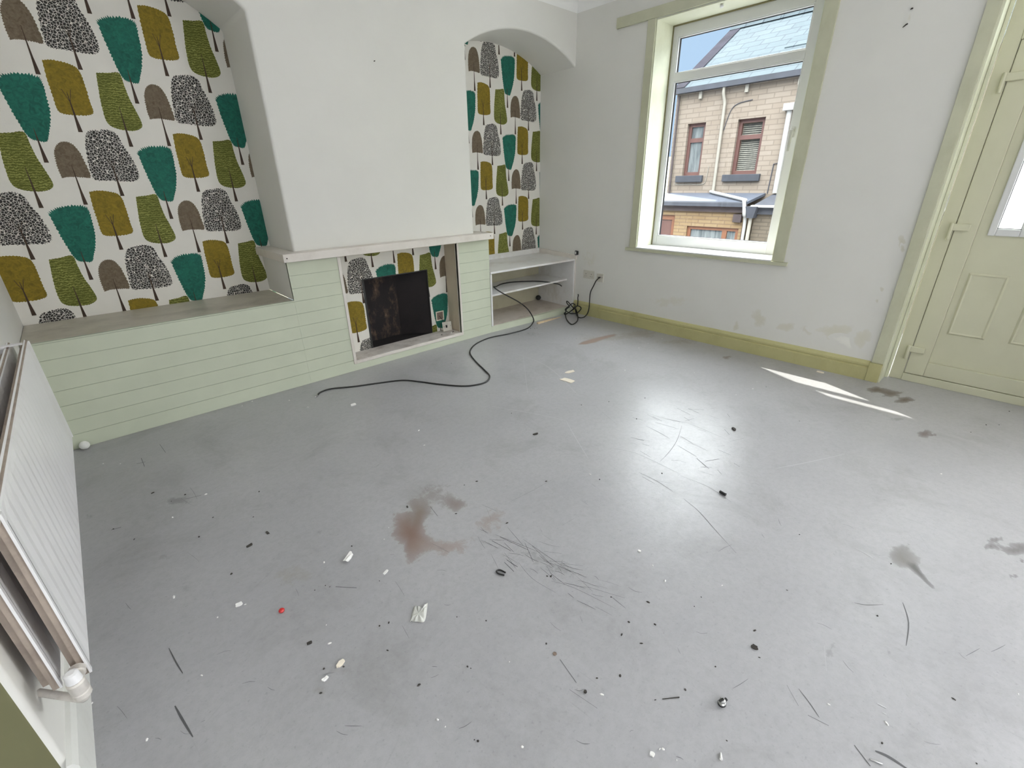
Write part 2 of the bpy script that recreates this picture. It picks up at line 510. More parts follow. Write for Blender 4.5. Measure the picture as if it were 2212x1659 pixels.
def stain_layer(o, values):
    """values: per-vertex (r,g,b,a)"""
    at = o.data.color_attributes.new('stain', 'FLOAT_COLOR', 'POINT')
    flat = []
    for v in values:
        flat += list(v)
    at.data.foreach_set('color', flat)

def smooth_path(pts, sub=6):
    """Catmull-Rom through the points"""
    pts = [Vector(p) for p in pts]
    out = []
    for i in range(len(pts) - 1):
        p0 = pts[max(i - 1, 0)]; p1 = pts[i]; p2 = pts[i + 1]; p3 = pts[min(i + 2, len(pts) - 1)]
        for k in range(sub):
            t = k / sub
            out.append(0.5 * ((2 * p1) + (p2 - p0) * t + (2 * p0 - 5 * p1 + 4 * p2 - p3) * t * t + (3 * p1 - p0 - 3 * p2 + p3) * t ** 3))
    out.append(pts[-1])
    return out

# ------------------------------------------------------------------ measured places of marks and small things
CABLE_LONG = [(-0.113, 0.03, 0.295), (-0.16, 0.03, 0.323), (-0.236, 0.03, 0.344), (-0.356, 0.036, 0.376), (-0.43, 0.173, 0.376), (-0.592, 0.293, 0.376), (-0.743, 0.311, 0.376), (-0.881, 0.25, 0.376), (-1.135, -0.012, 0.445), (-1.047, -0.03, 0.378), (-0.832, -0.03, 0.254), (-0.701, -0.03, 0.153), (-0.618, -0.03, 0.038), (-0.653, -0.058, 0.005), (-0.85, -0.167, 0.005), (-1.089, -0.165, 0.005), (-1.292, -0.125, 0.005), (-1.458, -0.154, 0.005), (-1.582, -0.215, 0.005), (-1.699, -0.324, 0.005), (-1.789, -0.507, 0.005), (-1.866, -0.722, 0.005), (-1.921, -0.854, 0.005), (-2.017, -0.92, 0.005), (-2.122, -0.899, 0.005), (-2.2, -0.834, 0.005), (-2.291, -0.695, 0.005), (-2.36, -0.566, 0.005), (-2.441, -0.448, 0.005), (-2.594, -0.369, 0.005), (-2.745, -0.302, 0.005), (-2.887, -0.219, 0.005), (-2.966, -0.22, 0.005), (-3.007, -0.257, 0.005)]
CABLE_COIL = [(-0.006, -0.413, 0.433), (-0.036, -0.421, 0.433), (-0.036, -0.383, 0.398), (-0.036, -0.352, 0.338), (-0.036, -0.315, 0.261), (-0.036, -0.31, 0.163), (-0.036, -0.308, 0.098), (-0.05, -0.301, 0.035), (-0.113, -0.307, 0.006), (-0.167, -0.29, 0.006), (-0.117, -0.21, 0.006), (-0.05, -0.138, 0.02), (-0.05, -0.126, 0.059), (-0.05, -0.15, 0.089), (-0.05, -0.195, 0.089), (-0.05, -0.206, 0.063), (-0.05, -0.154, 0.013), (-0.117, -0.12, 0.012), (-0.194, -0.12, 0.055), (-0.21, -0.12, 0.078), (-0.144, -0.12, 0.105), (-0.092, -0.12, 0.121), (-0.05, -0.124, 0.094), (-0.066, -0.12, 0.061), (-0.126, -0.12, 0.037), (-0.207, -0.12, 0.017), (-0.223, -0.12, 0.04), (-0.17, -0.12, 0.025), (-0.05, -0.12, 0.053), (-0.05, -0.154, 0.013), (-0.166, -0.264, 0.006), (-0.295, -0.359, 0.006), (-0.42, -0.397, 0.006), (-0.35, -0.277, 0.006), (-0.217, -0.132, 0.006), (-0.195, -0.12, 0.07), (-0.144, -0.12, 0.095), (-0.179, -0.12, 0.132), (-0.195, -0.12, 0.159), (-0.177, -0.12, 0.158), (-0.13, -0.12, 0.118), (-0.066, -0.12, 0.066), (-0.05, -0.15, 0.094), (-0.05, -0.16, 0.141), (-0.05, -0.157, 0.185), (-0.05, -0.163, 0.206)]
DEBRIS = {'wood': [(-0.644, -0.117), (-0.268, -0.118)], 'paper_strip': [(-3.541, -1.896), (-3.501, -1.867)], 'chip_white_b': [(-3.459, -2.051), (-3.44, -2.044)], 'chip_white_c': [(-3.908, -1.821), (-3.891, -1.824)], 'red': [(-3.803, -1.952), (-3.793, -1.957)], 'plastic': [(-3.491, -2.299), (-3.495, -2.299), (-3.454, -2.259), (-3.439, -2.268), (-3.432, -2.293), (-3.41, -2.277), (-3.458, -2.331), (-3.48, -2.315)], 'crumb_plaster': [(-3.739, -2.284), (-3.72, -2.279)], 'curl': [(-3.79, -2.298), (-3.779, -2.297)], 'lam1': [(-1.566, -1.26), (-1.546, -1.378)], 'lam2': [(-1.459, -1.212), (-1.372, -1.231)], 'hook': [(-3.14, -2.334), (-3.128, -2.368)], 'plug': [(-2.065, -2.7), (-2.071, -2.729)], 'screw': [(-3.0, -3.128), (-2.999, -3.144)], 'cone': [(-3.132, -3.195), (-3.12, -3.189)], 'pin': [(-2.858, -3.453), (-2.85, -3.474)], 'washer': [(-3.231, -2.708), (-3.222, -2.717)], 'stick': [(-3.106, -3.015), (-3.067, -3.045)], 'nut': [(-3.253, -2.85), (-3.247, -2.855)], 'ball': [(-4.27, 0.017), (-4.225, 0.016)], 'chipb': [(-0.092, -2.542), (-0.096, -2.59)], 'stub': [(-2.311, -1.709), (-2.28, -1.717)], 'bit': [(-1.41, -2.477), (-1.432, -2.502)], 'chipfire': [(-2.909, -0.58), (-2.875, -0.584)], 'dark1': [(-2.757, -3.125), (-2.756, -3.135)], 'dark2': [(-3.779, -2.143), (-3.768, -2.145)], 'dark3': [(-3.798, -1.533), (-3.777, -1.528)], 'dark4': [(-3.711, -1.488), (-3.707, -1.512)], 'whitec': [(-2.661, -2.647), (-2.66, -2.655)], 'crumbw': [(-3.25, -3.065), (-3.248, -3.074)], 'end': [(-3.02, -0.275), (-2.993, -0.248)]}
STAINS_AND_SHADE = [(-3.267, -1.927, 0.057, -0.055, -0.072, -0.119, (0.215, 0.135, 0.105), 0.95), (-3.165, -1.83, 0.045, -0.044, -0.04, -0.064, (0.2, 0.15, 0.12), 0.75), (-3.203, -2.099, 0.075, -0.072, -0.037, -0.052, (0.3, 0.22, 0.18), 0.6), (-3.046, -1.783, 0.111, -0.107, -0.066, -0.098, (0.22, 0.19, 0.17), 0.5), (-3.015, -1.907, 0.034, -0.033, -0.027, -0.037, (0.2, 0.15, 0.13), 0.65), (-2.971, -2.102, 0.066, -0.063, -0.074, -0.087, (0.3, 0.23, 0.19), 0.5), (-0.167, -2.936, 0.048, -0.048, -0.072, -0.014, (0.13, 0.1, 0.07), 0.95), (-0.174, -3.015, 0.061, -0.06, -0.062, -0.011, (0.13, 0.1, 0.07), 0.9), (-0.234, -3.099, 0.046, -0.046, -0.059, -0.01, (0.13, 0.1, 0.07), 0.95), (-0.702, -3.263, 0.029, -0.029, -0.059, -0.008, (0.17, 0.14, 0.13), 0.95), (-0.687, -3.299, 0.016, -0.016, -0.02, -0.002, (0.17, 0.14, 0.13), 0.9), (-0.588, -3.123, 0.035, -0.035, -0.043, -0.007, (0.25, 0.25, 0.24), 0.6), (-1.573, -3.604, 0.026, -0.025, -0.021, -0.001, (0.16, 0.15, 0.15), 0.95), (-1.635, -3.595, 0.029, -0.027, -0.02, -0.001, (0.16, 0.15, 0.15), 0.95), (-1.605, -3.658, 0.051, -0.049, -0.03, -0.001, (0.16, 0.15, 0.15), 0.95), (-1.551, -3.675, 0.039, -0.037, -0.031, -0.001, (0.16, 0.15, 0.15), 0.9), (-1.781, -3.665, 0.017, -0.016, -0.012, -0.0, (0.16, 0.15, 0.15), 0.9), (-1.656, -3.683, 0.017, -0.017, -0.013, -0.0, (0.16, 0.15, 0.15), 0.9), (-1.935, -3.359, 0.036, -0.034, -0.076, -0.013, (0.18, 0.17, 0.16), 0.75), (-1.964, -3.388, 0.033, -0.031, -0.057, -0.009, (0.2, 0.19, 0.18), 0.8), (-1.469, -3.527, 0.042, -0.04, -0.031, -0.003, (0.3, 0.3, 0.3), 0.4), (-0.216, -1.062, 0.184, -0.189, -0.122, -0.079, (0.33, 0.29, 0.25), 0.6), (-0.145, -1.456, 0.203, -0.207, -0.107, -0.058, (0.33, 0.29, 0.25), 0.5), (-3.923, -0.984, 0.048, -0.047, -0.009, -0.057, (0.22, 0.22, 0.22), 0.5), (-3.965, -0.953, 0.029, -0.028, -0.005, -0.033, (0.2, 0.2, 0.2), 0.5), (-4.262, -0.818, 0.022, -0.021, -0.002, -0.037, (0.2, 0.2, 0.2), 0.5), (-3.546, -1.651, 0.017, -0.017, -0.01, -0.025, (0.25, 0.25, 0.25), 0.5), (-4.055, -1.347, 0.041, -0.039, -0.006, -0.042, (0.24, 0.23, 0.22), 0.45), (-3.717, -1.863, 0.088, -0.084, -0.03, -0.085, (0.3, 0.29, 0.27), 0.35), (-3.727, -1.792, 0.077, -0.074, -0.017, -0.051, (0.34, 0.32, 0.28), 0.35), (-4.025, -1.598, 0.038, -0.036, -0.011, -0.064, (0.25, 0.25, 0.25), 0.4), (-2.984, -2.372, 0.079, -0.076, -0.06, -0.06, (0.25, 0.25, 0.25), 0.4), (-2.954, -2.515, 0.051, -0.048, -0.04, -0.035, (0.25, 0.25, 0.25), 0.45), (-2.581, -3.293, 0.013, -0.012, -0.018, -0.005, (0.25, 0.25, 0.25), 0.6), (-2.612, -3.297, 0.014, -0.014, -0.012, -0.003, (0.25, 0.25, 0.25), 0.6), (-2.475, -3.418, 0.016, -0.016, -0.015, -0.003, (0.22, 0.22, 0.22), 0.5), (-0.257, -1.93, 0.037, -0.037, -0.043, -0.019, (0.2, 0.15, 0.1), 0.7), (-3.809, -2.314, 0.03, -0.028, -0.006, -0.016, (0.28, 0.27, 0.24), 0.45), (-3.741, -2.302, 0.062, -0.058, -0.009, -0.019, (0.27, 0.26, 0.24), 0.4), (-2.834, -2.372, 0.083, -0.08, -0.059, -0.053, (0.3, 0.3, 0.3), 0.3), (-3.844, -2.551, 0.051, -0.048, -0.013, -0.028, (0.3, 0.29, 0.26), 0.3), (-3.976, -2.324, 0.073, -0.069, -0.02, -0.07, (0.36, 0.36, 0.33), 0.3), (-2.964, -3.337, 0.034, -0.032, -0.033, -0.01, (0.3, 0.3, 0.3), 0.35), (-2.692, 0.404, 0.168, -0.17, -0.035, -0.087, (0.15, 0.15, 0.14), 0.35), (-0.931, -0.327, 0.094, -0.097, -0.093, -0.092, (0.15, 0.14, 0.12), 0.4), (-0.608, -0.865, 0.186, -0.191, -0.098, -0.075, (0.36, 0.33, 0.3), 0.5)]  # the two wide brown ones under the window hold painted shade besides dirt
PEEL = [(-0.86, -0.844), (-0.783, -0.823), (-0.697, -0.831), (-0.593, -0.843), (-0.503, -0.859), (-0.418, -0.881), (-0.371, -0.902), (-0.422, -0.929), (-0.494, -0.92), (-0.591, -0.909), (-0.706, -0.913), (-0.804, -0.89)]
STREAK = [(-1.979, -3.387), (-1.961, -3.41), (-2.007, -3.44), (-2.041, -3.466), (-2.057, -3.482), (-2.065, -3.474), (-2.048, -3.45), (-2.018, -3.419), (-1.997, -3.397)]
SCRATCHES = [([(-1.595, -2.255), (-1.763, -2.318), (-1.904, -2.352), (-2.03, -2.368)], 1.1), ([(-2.099, -2.122), (-2.054, -2.226), (-2.052, -2.365), (-2.061, -2.501)], 0.6), ([(-2.072, -2.507), (-2.061, -2.644), (-2.096, -2.77)], 0.7), ([(-2.195, -2.344), (-2.196, -2.452), (-2.216, -2.545)], 1.0), ([(-2.23, -2.609), (-2.263, -2.699), (-2.326, -2.803), (-2.372, -2.881)], 1.0), ([(-2.372, -2.881), (-2.395, -2.919)], 0.6), ([(-1.818, -2.349), (-1.836, -2.419), (-1.852, -2.48)], 1.1), ([(-1.748, -2.105), (-1.764, -2.207), (-1.784, -2.284)], 1.0), ([(-1.668, -2.119), (-1.646, -2.245)], 1.0), ([(-1.538, -2.246), (-1.546, -2.367), (-1.558, -2.483)], 0.8), ([(-1.865, -2.486), (-1.904, -2.556)], 1.4), ([(-2.795, -3.268), (-2.817, -3.304), (-2.839, -3.333)], 1.2), ([(-2.855, -3.31), (-2.844, -3.357)], 0.8), ([(-2.808, -3.241), (-2.847, -3.284)], 0.5), ([(-2.334, -3.298), (-2.317, -3.327), (-2.272, -3.368)], 1.0), ([(-2.214, -3.412), (-2.297, -3.441), (-2.406, -3.452)], 1.6), ([(-3.047, -2.198), (-3.029, -2.294)], 1.3), ([(-3.008, -2.206), (-2.976, -2.338)], 1.0), ([(-3.088, -2.323), (-3.093, -2.382)], 1.3), ([(-3.073, -2.32), (-3.067, -2.375)], 1.3), ([(-3.013, -2.182), (-2.98, -2.288), (-2.949, -2.389)], 0.7), ([(-2.948, -2.282), (-2.944, -2.41), (-2.937, -2.547)], 0.7), ([(-3.024, -2.509), (-2.987, -2.588), (-2.951, -2.745)], 0.5), ([(-2.947, -2.621), (-2.891, -2.741)], 0.5), ([(-4.129, -2.074), (-4.12, -2.134), (-4.108, -2.204)], 3.0), ([(-4.111, -1.847), (-4.103, -1.918), (-4.094, -1.977)], 2.0), ([(-3.617, -1.981), (-3.563, -2.039)], 1.5), ([(-2.826, -3.456), (-2.817, -3.483), (-2.816, -3.524)], 4.0), ([(-2.849, -3.416), (-2.875, -3.456)], 1.5), ([(-3.277, -2.816), (-3.26, -2.903)], 0.5), ([(-4.2, -1.003), (-4.166, -1.012)], 2.0), ([(-4.054, -0.431), (-4.015, -0.444)], 2.0), ([(-4.028, -0.38), (-4.026, -0.495)], 1.5), ([(-3.93, -0.272), (-3.92, -0.407)], 1.2), ([(-3.922, -0.976), (-3.859, -0.997)], 1.5), ([(-3.228, -2.736), (-3.247, -2.817)], 1.0), ([(-1.788, -1.809), (-1.853, -1.962)], 0.4), ([(-1.288, -3.167), (-1.272, -3.346)], 0.4), ([(-0.476, -1.935), (-0.464, -1.989)], 1.2), ([(-2.548, -2.084), (-2.689, -2.078), (-2.827, -2.065)], 0.4), ([(-2.767, -2.339), (-2.698, -2.345)], 0.3), ([(-1.607, -1.895), (-1.58, -2.146), (-1.515, -2.293)], 0.5), ([(-1.614, -2.07), (-1.627, -2.142)], 1.5), ([(-1.58, -2.146), (-1.558, -2.226)], 1.3), ([(-1.742, -2.41), (-1.756, -2.497)], 0.5), ([(-3.049, -2.36), (-3.066, -2.454), (-3.051, -2.556)], 0.5), ([(-2.948, -2.337), (-2.968, -2.469)], 0.8), ([(-2.93, -1.989), (-2.909, -2.077)], 0.7), ([(-3.109, -1.839), (-3.122, -1.915)], 1.2), ([(-3.043, -2.3), (-3.025, -2.322), (-3.011, -2.349)], 0.6071451834250834), ([(-2.979, -2.487), (-2.97, -2.504), (-2.967, -2.527)], 0.7857867206203066), ([(-2.894, -2.624), (-2.874, -2.663), (-2.859, -2.704)], 0.3090004421697629), ([(-3.039, -2.413), (-3.033, -2.43), (-3.034, -2.452)], 0.5783606767339707), ([(-2.935, -2.388), (-2.914, -2.417), (-2.893, -2.446)], 0.4668977397983315), ([(-2.996, -2.69), (-2.989, -2.72), (-2.983, -2.752)], 0.4377995409647434), ([(-2.963, -2.389), (-2.966, -2.421), (-2.963, -2.445)], 0.8083858639816828), ([(-3.073, -2.139), (-3.088, -2.182), (-3.096, -2.215)], 0.5384546328475688), ([(-3.029, -2.105), (-3.033, -2.136), (-3.031, -2.159)], 0.7548243101962553), ([(-2.997, -2.237), (-2.998, -2.253), (-2.996, -2.265)], 0.4066068769190197), ([(-3.007, -2.436), (-3.008, -2.476), (-3.014, -2.519)], 0.5524533703478526), ([(-2.957, -2.301), (-2.981, -2.35), (-3.007, -2.4)], 0.8309190676493825), ([(-3.098, -2.252), (-3.112, -2.293), (-3.129, -2.337)], 0.45496653471697224), ([(-2.891, -2.603), (-2.889, -2.613), (-2.893, -2.627)], 0.6496408789005312), ([(-3.018, -2.243), (-3.022, -2.278), (-3.025, -2.311)], 0.8199154006813334), ([(-3.054, -2.283), (-3.066, -2.333), (-3.08, -2.384)], 0.413880399577956), ([(-2.938, -2.553), (-2.944, -2.6), (-2.951, -2.646)], 0.36230380881896884), ([(-3.078, -2.163), (-3.066, -2.205), (-3.058, -2.249)], 0.7942307080544118), ([(-2.998, -2.479), (-2.999, -2.519), (-2.999, -2.557)], 0.811439925205129), ([(-2.953, -2.478), (-2.958, -2.494), (-2.969, -2.515)], 0.46151635681730463), ([(-2.973, -2.422), (-2.965, -2.444), (-2.958, -2.468)], 0.8345641379818876), ([(-2.935, -2.62), (-2.917, -2.643), (-2.903, -2.67)], 0.32104832197839334), ([(-2.946, -2.183), (-2.96, -2.248), (-2.973, -2.31)], 0.7382987885671692), ([(-3.002, -2.348), (-2.998, -2.383), (-2.99, -2.414)], 0.8401175287496274), ([(-2.938, -2.478), (-2.921, -2.521), (-2.899, -2.559)], 0.8226607554732066), ([(-2.959, -2.437), (-2.937, -2.46), (-2.914, -2.482)], 0.5294001164101501), ([(-2.982, -2.446), (-2.998, -2.485), (-3.01, -2.521)], 0.5330617991130865), ([(-2.944, -2.51), (-2.928, -2.548), (-2.917, -2.589)], 0.7501261063569693), ([(-3.039, -2.11), (-3.034, -2.132), (-3.027, -2.153)], 0.8522785640640436), ([(-3.068, -2.281), (-3.059, -2.319), (-3.054, -2.361)], 0.40176429191427504), ([(-2.95, -2.574), (-2.933, -2.611), (-2.919, -2.651)], 0.558537169413479), ([(-2.963, -2.648), (-2.953, -2.668), (-2.941, -2.686)], 0.489892106696483), ([(-3.088, -2.16), (-3.069, -2.205), (-3.054, -2.253)], 0.40147734632862825), ([(-3.072, -2.311), (-3.072, -2.342), (-3.071, -2.37)], 0.5963252201921372), ([(-2.868, -2.311), (-2.869, -2.346), (-2.865, -2.375)], 0.32489303951675313), ([(-2.943, -2.509), (-2.929, -2.545), (-2.921, -2.585)], 0.38152869524891253), ([(-2.927, -2.472), (-2.927, -2.493), (-2.924, -2.511)], 0.5678884600506136), ([(-2.937, -2.469), (-2.91, -2.508), (-2.881, -2.544)], 0.41960485349821064), ([(-2.987, -2.416), (-2.979, -2.443), (-2.975, -2.473)], 0.5074437195346764), ([(-2.954, -2.464), (-2.944, -2.502), (-2.937, -2.541)], 0.7751593427350707), ([(-2.92, -2.701), (-2.923, -2.735), (-2.925, -2.768)], 0.8459792152347858), ([(-2.909, -2.335), (-2.894, -2.379), (-2.873, -2.415)], 0.5782246395638613), ([(-2.997, -2.547), (-2.977, -2.58), (-2.96, -2.616)], 0.8399902420798953), ([(-3.022, -2.631), (-3.012, -2.665), (-3.004, -2.7)], 0.8459938319844078), ([(-2.975, -2.59), (-2.959, -2.609), (-2.943, -2.628)], 0.3170462171061092), ([(-3.021, -2.588), (-3.021, -2.602), (-3.022, -2.618)], 0.7727435495674934), ([(-1.715, -1.99), (-1.701, -2.05)], 1.0514972355375483), ([(-1.573, -2.532), (-1.479, -2.574)], 0.5688188061585377), ([(-1.943, -2.206), (-1.935, -2.245)], 0.9182261795652806), ([(-1.671, -2.507), (-1.636, -2.532)], 0.8049735841440234), ([(-1.891, -2.61), (-1.914, -2.642)], 0.9193807558593894), ([(-1.53, -2.239), (-1.454, -2.262)], 0.9025392830666052), ([(-1.363, -2.175), (-1.303, -2.249)], 1.140854853328476), ([(-1.756, -2.352), (-1.748, -2.416)], 0.5527201827217688), ([(-1.712, -2.31), (-1.743, -2.405)], 0.8785291999163423), ([(-1.928, -2.121), (-1.906, -2.193)], 1.2204443747998366), ([(-1.671, -2.241), (-1.636, -2.259)], 0.6035691601163548), ([(-1.263, -2.267), (-1.227, -2.289)], 0.6818074584712549), ([(-1.569, -2.346), (-1.559, -2.389)], 1.084715000285129), ([(-1.98, -2.153), (-1.97, -2.188)], 0.658183078177974), ([(-1.733, -2.316), (-1.703, -2.35)], 0.6277828010212398), ([(-2.017, -2.24), (-2.03, -2.309)], 0.923695213891097), ([(-1.703, -2.527), (-1.708, -2.599)], 1.1484065970635164), ([(-1.457, -2.45), (-1.5, -2.499)], 1.238213576046736), ([(-2.215, -2.378), (-2.221, -2.452)], 1.0812612061985996), ([(-1.61, -2.026), (-1.637, -2.126)], 0.8373044761614606), ([(-1.353, -2.318), (-1.352, -2.369)], 0.6607472513312104), ([(-1.968, -2.545), (-1.953, -2.614)], 0.5923281950039365), ([(-1.956, -2.421), (-1.944, -2.467)], 0.5564417033319091), ([(-1.644, -1.912), (-1.619, -1.971)], 0.91185945811928), ([(-1.487, -2.212), (-1.5, -2.253)], 1.2922411041444208), ([(-1.252, -2.376), (-1.286, -2.408)], 1.2611959497986174), ([(-1.979, -2.404), (-1.951, -2.431)], 0.8440649998789139), ([(-1.352, -2.166), (-1.368, -2.249)], 1.175410295726484), ([(-1.915, -2.156), (-1.887, -2.219)], 0.63206133302928), ([(-1.402, -2.119), (-1.427, -2.221)], 1.1413649311179301), ([(-1.929, -2.539), (-1.889, -2.58)], 0.9034309422052791), ([(-1.772, -2.642), (-1.785, -2.677)], 1.2290392226950766), ([(-1.861, -2.531), (-1.789, -2.569)], 1.203873208396875), ([(-1.876, -2.506), (-1.914, -2.578)], 0.8245964062620923), ([(-1.889, -2.776), (-1.872, -2.789), (-1.877, -2.811)], 0.41003673334241353), ([(-2.93, -2.964), (-2.938, -2.974), (-2.943, -2.982)], 0.4020170263739043), ([(-2.835, -2.977), (-2.828, -2.993), (-2.812, -3.005)], 0.5390193678136798), ([(-2.932, -3.138), (-2.903, -3.148), (-2.871, -3.157)], 0.5824576959510444), ([(-3.592, -1.973), (-3.584, -1.975), (-3.578, -1.98)], 0.2943020907517591), ([(-3.819, -2.456), (-3.811, -2.474), (-3.801, -2.486)], 0.5055903284316745), ([(-2.244, -3.634), (-2.214, -3.648), (-2.181, -3.662)], 0.59166169859398), ([(-4.183, -2.138), (-4.177, -2.143), (-4.172, -2.153)], 0.4729844055613812), ([(-2.201, -2.433), (-2.182, -2.469), (-2.161, -2.504)], 0.5190244051857109), ([(-3.232, -2.075), (-3.221, -2.102), (-3.213, -2.133)], 0.5724708008504427), ([(-3.135, -1.367), (-3.11, -1.355), (-3.094, -1.359)], 0.5895900332029768), ([(-3.574, -2.679), (-3.558, -2.686), (-3.538, -2.689)], 0.6750058028374458), ([(-4.13, -2.163), (-4.122, -2.18), (-4.112, -2.189)], 0.35966873407695643), ([(-3.365, -2.915), (-3.358, -2.932), (-3.345, -2.945)], 0.6175132189715862), ([(-2.339, -2.482), (-2.322, -2.505), (-2.316, -2.534)], 0.2734250669219619), ([(-2.577, -2.281), (-2.579, -2.307), (-2.582, -2.334)], 0.36795823378724546), ([(-2.843, -2.721), (-2.84, -2.749), (-2.826, -2.77)], 0.6786857465696191), ([(-2.209, -2.944), (-2.223, -2.956), (-2.228, -2.963)], 0.531239391348904), ([(-3.236, -2.039), (-3.227, -2.071), (-3.216, -2.101)], 0.5348952839179955), ([(-2.065, -2.959), (-2.091, -2.974), (-2.102, -2.984)], 0.6454493828671182), ([(-4.022, -0.677), (-4.009, -0.701), (-3.995, -0.718)], 0.2961113210778874), ([(-2.444, -2.245), (-2.447, -2.26), (-2.448, -2.273)], 0.5339974402760754), ([(-3.372, -2.321), (-3.365, -2.332), (-3.355, -2.338)], 0.6273492503264826), ([(-3.935, -0.956), (-3.918, -1.021), (-3.9, -1.071)], 0.34592409394645973), ([(-3.05, -2.185), (-3.03, -2.211), (-3.007, -2.234)], 0.6951312595493742), ([(-3.522, -2.292), (-3.526, -2.321), (-3.53, -2.35)], 0.4161672291253903), ([(-4.084, -2.176), (-4.079, -2.177), (-4.074, -2.178)], 0.4681855858630337), ([(-2.436, -2.867), (-2.394, -2.876), (-2.36, -2.888)], 0.5479442251598354), ([(-3.983, -1.396), (-3.97, -1.437), (-3.959, -1.484)], 0.3143131568911575), ([(-3.552, -2.509), (-3.541, -2.514), (-3.528, -2.517)], 0.5061735504690243), ([(-2.708, -3.537), (-2.7, -3.552), (-2.686, -3.568)], 0.387144044088007), ([(-3.445, -2.11), (-3.448, -2.149), (-3.454, -2.193)], 0.41276239360001454), ([(-3.301, -2.176), (-3.287, -2.187), (-3.277, -2.205)], 0.5037121099659155), ([(-2.516, -3.235), (-2.509, -3.255), (-2.509, -3.276)], 0.5915263090615432), ([(-1.918, -3.325), (-1.917, -3.331), (-1.915, -3.337)], 0.5053581311043025), ([(-2.317, -3.583), (-2.286, -3.596), (-2.254, -3.609)], 0.6046282935548932), ([(-3.887, -0.88), (-3.881, -0.941), (-3.88, -1.021)], 0.5353576074845514), ([(-3.97, -2.138), (-3.954, -2.145), (-3.94, -2.158)], 0.5944088638460763), ([(-3.266, -2.826), (-3.259, -2.838), (-3.246, -2.845)], 0.5525743131452947), ([(-3.154, -2.625), (-3.156, -2.652), (-3.152, -2.673)], 0.4347724898954547), ([(-2.605, -3.33), (-2.619, -3.347), (-2.626, -3.363)], 0.6498911202631628), ([(-2.319, -3.566), (-2.329, -3.577), (-2.331, -3.587)], 0.43972491447331646), ([(-2.924, -2.011), (-2.944, -2.054), (-2.966, -2.099)], 0.32544495161172604), ([(-3.728, -1.887), (-3.728, -1.903), (-3.731, -1.929)], 0.38880007102226133), ([(-4.004, -1.98), (-3.984, -1.984), (-3.966, -1.996)], 0.4564417858252414), ([(-3.246, -3.0), (-3.239, -3.001), (-3.235, -3.005)], 0.34781395207910104), ([(-3.785, -2.278), (-3.768, -2.284), (-3.754, -2.296)], 0.3764778642439768), ([(-3.918, -2.2), (-3.912, -2.216), (-3.905, -2.226)], 0.4657710077913523), ([(-3.797, -2.459), (-3.78, -2.476), (-3.763, -2.492)], 0.6806587050973519), ([(-2.85, -2.286), (-2.859, -2.301), (-2.861, -2.308)], 0.42323944784114464), ([(-3.062, -2.678), (-3.071, -2.691), (-3.077, -2.702)], 0.356926295544862), ([(-4.195, -1.528), (-4.189, -1.557), (-4.183, -1.579)], 0.5227329533075749), ([(-3.705, -1.29), (-3.692, -1.307), (-3.674, -1.308)], 0.48225639506431217), ([(-3.209, -3.114), (-3.203, -3.121), (-3.201, -3.13)], 0.596669977011045), ([(-4.251, -1.96), (-4.242, -1.988), (-4.233, -2.023)], 0.37146432680404506), ([(-1.97, -2.784), (-1.972, -2.808), (-1.955, -2.825)], 0.5139850582520218), ([(-2.018, -3.277), (-2.012, -3.3), (-1.991, -3.321)], 0.2909253925207106), ([(-1.908, -3.158), (-1.899, -3.176), (-1.903, -3.197)], 0.6244041046781126), ([(-3.393, -1.977), (-3.386, -1.982), (-3.379, -1.989)], 0.5718155784917485), ([(-3.529, -2.482), (-3.523, -2.488), (-3.518, -2.494)], 0.6851087402775027)]
PALE_SCRATCHES = [([(-2.244, -1.246), (-2.119, -1.51), (-2.04, -1.727)], 1.6), ([(-2.04, -1.727), (-2.141, -1.875), (-2.276, -2.086)], 1.6), ([(-1.67, -2.807), (-1.507, -2.895), (-1.268, -3.011)], 1.8), ([(-1.433, -0.542), (-1.448, -1.0), (-1.704, -1.549)], 2.0), ([(-1.429, -0.713), (-1.927, -1.274)], 1.2), ([(-2.029, -3.235), (-2.041, -3.291)], 2.0), ([(-4.158, -0.379), (-3.946, -1.324)], 0.01), ([(-2.591, -3.277), (-2.679, -3.307)], 0.4), ([(-2.681, -3.432), (-2.678, -3.452)], 2.0), ([(-2.699, -3.446), (-2.698, -3.456)], 2.0)]
WALL_STAINS = [(-2.033, 0.292, -0.076, 0.015, -0.015, -0.076, (0.66, 0.63, 0.53), 0.7), (-2.247, 0.273, -0.083, 0.017, -0.009, -0.044, (0.68, 0.65, 0.55), 0.7), (-2.394, 0.281, -0.06, 0.013, -0.011, -0.05, (0.68, 0.65, 0.56), 0.6), (-2.573, 0.305, -0.11, 0.024, -0.016, -0.068, (0.7, 0.675, 0.58), 0.85), (-2.674, 0.249, -0.096, 0.022, -0.011, -0.047, (0.9, 0.89, 0.84), 0.8), (-2.74, 0.293, -0.052, 0.012, -0.018, -0.073, (0.7, 0.675, 0.58), 0.85), (-1.861, 0.201, -0.03, 0.006, -0.013, -0.072, (0.62, 0.59, 0.47), 0.6), (-2.794, 0.961, -0.023, 0.002, -0.01, -0.04, (0.62, 0.59, 0.48), 0.75), (-2.81, 0.916, -0.014, 0.001, -0.006, -0.023, (0.6, 0.57, 0.46), 0.7), (-2.767, 0.646, -0.012, 0.002, -0.006, -0.024, (0.6, 0.57, 0.47), 0.6), (-2.762, 0.565, -0.01, 0.002, -0.005, -0.022, (0.6, 0.57, 0.47), 0.6), (-1.238, 0.316, -0.308, 0.05, -0.009, -0.069, (0.7, 0.67, 0.57), 0.5), (-0.232, 0.6, -0.18, 0.018, -0.012, -0.194, (0.66, 0.63, 0.54), 0.4), (-2.509, 2.201, -0.011, -0.002, -0.007, -0.028, (0.66, 0.63, 0.54), 0.5)]
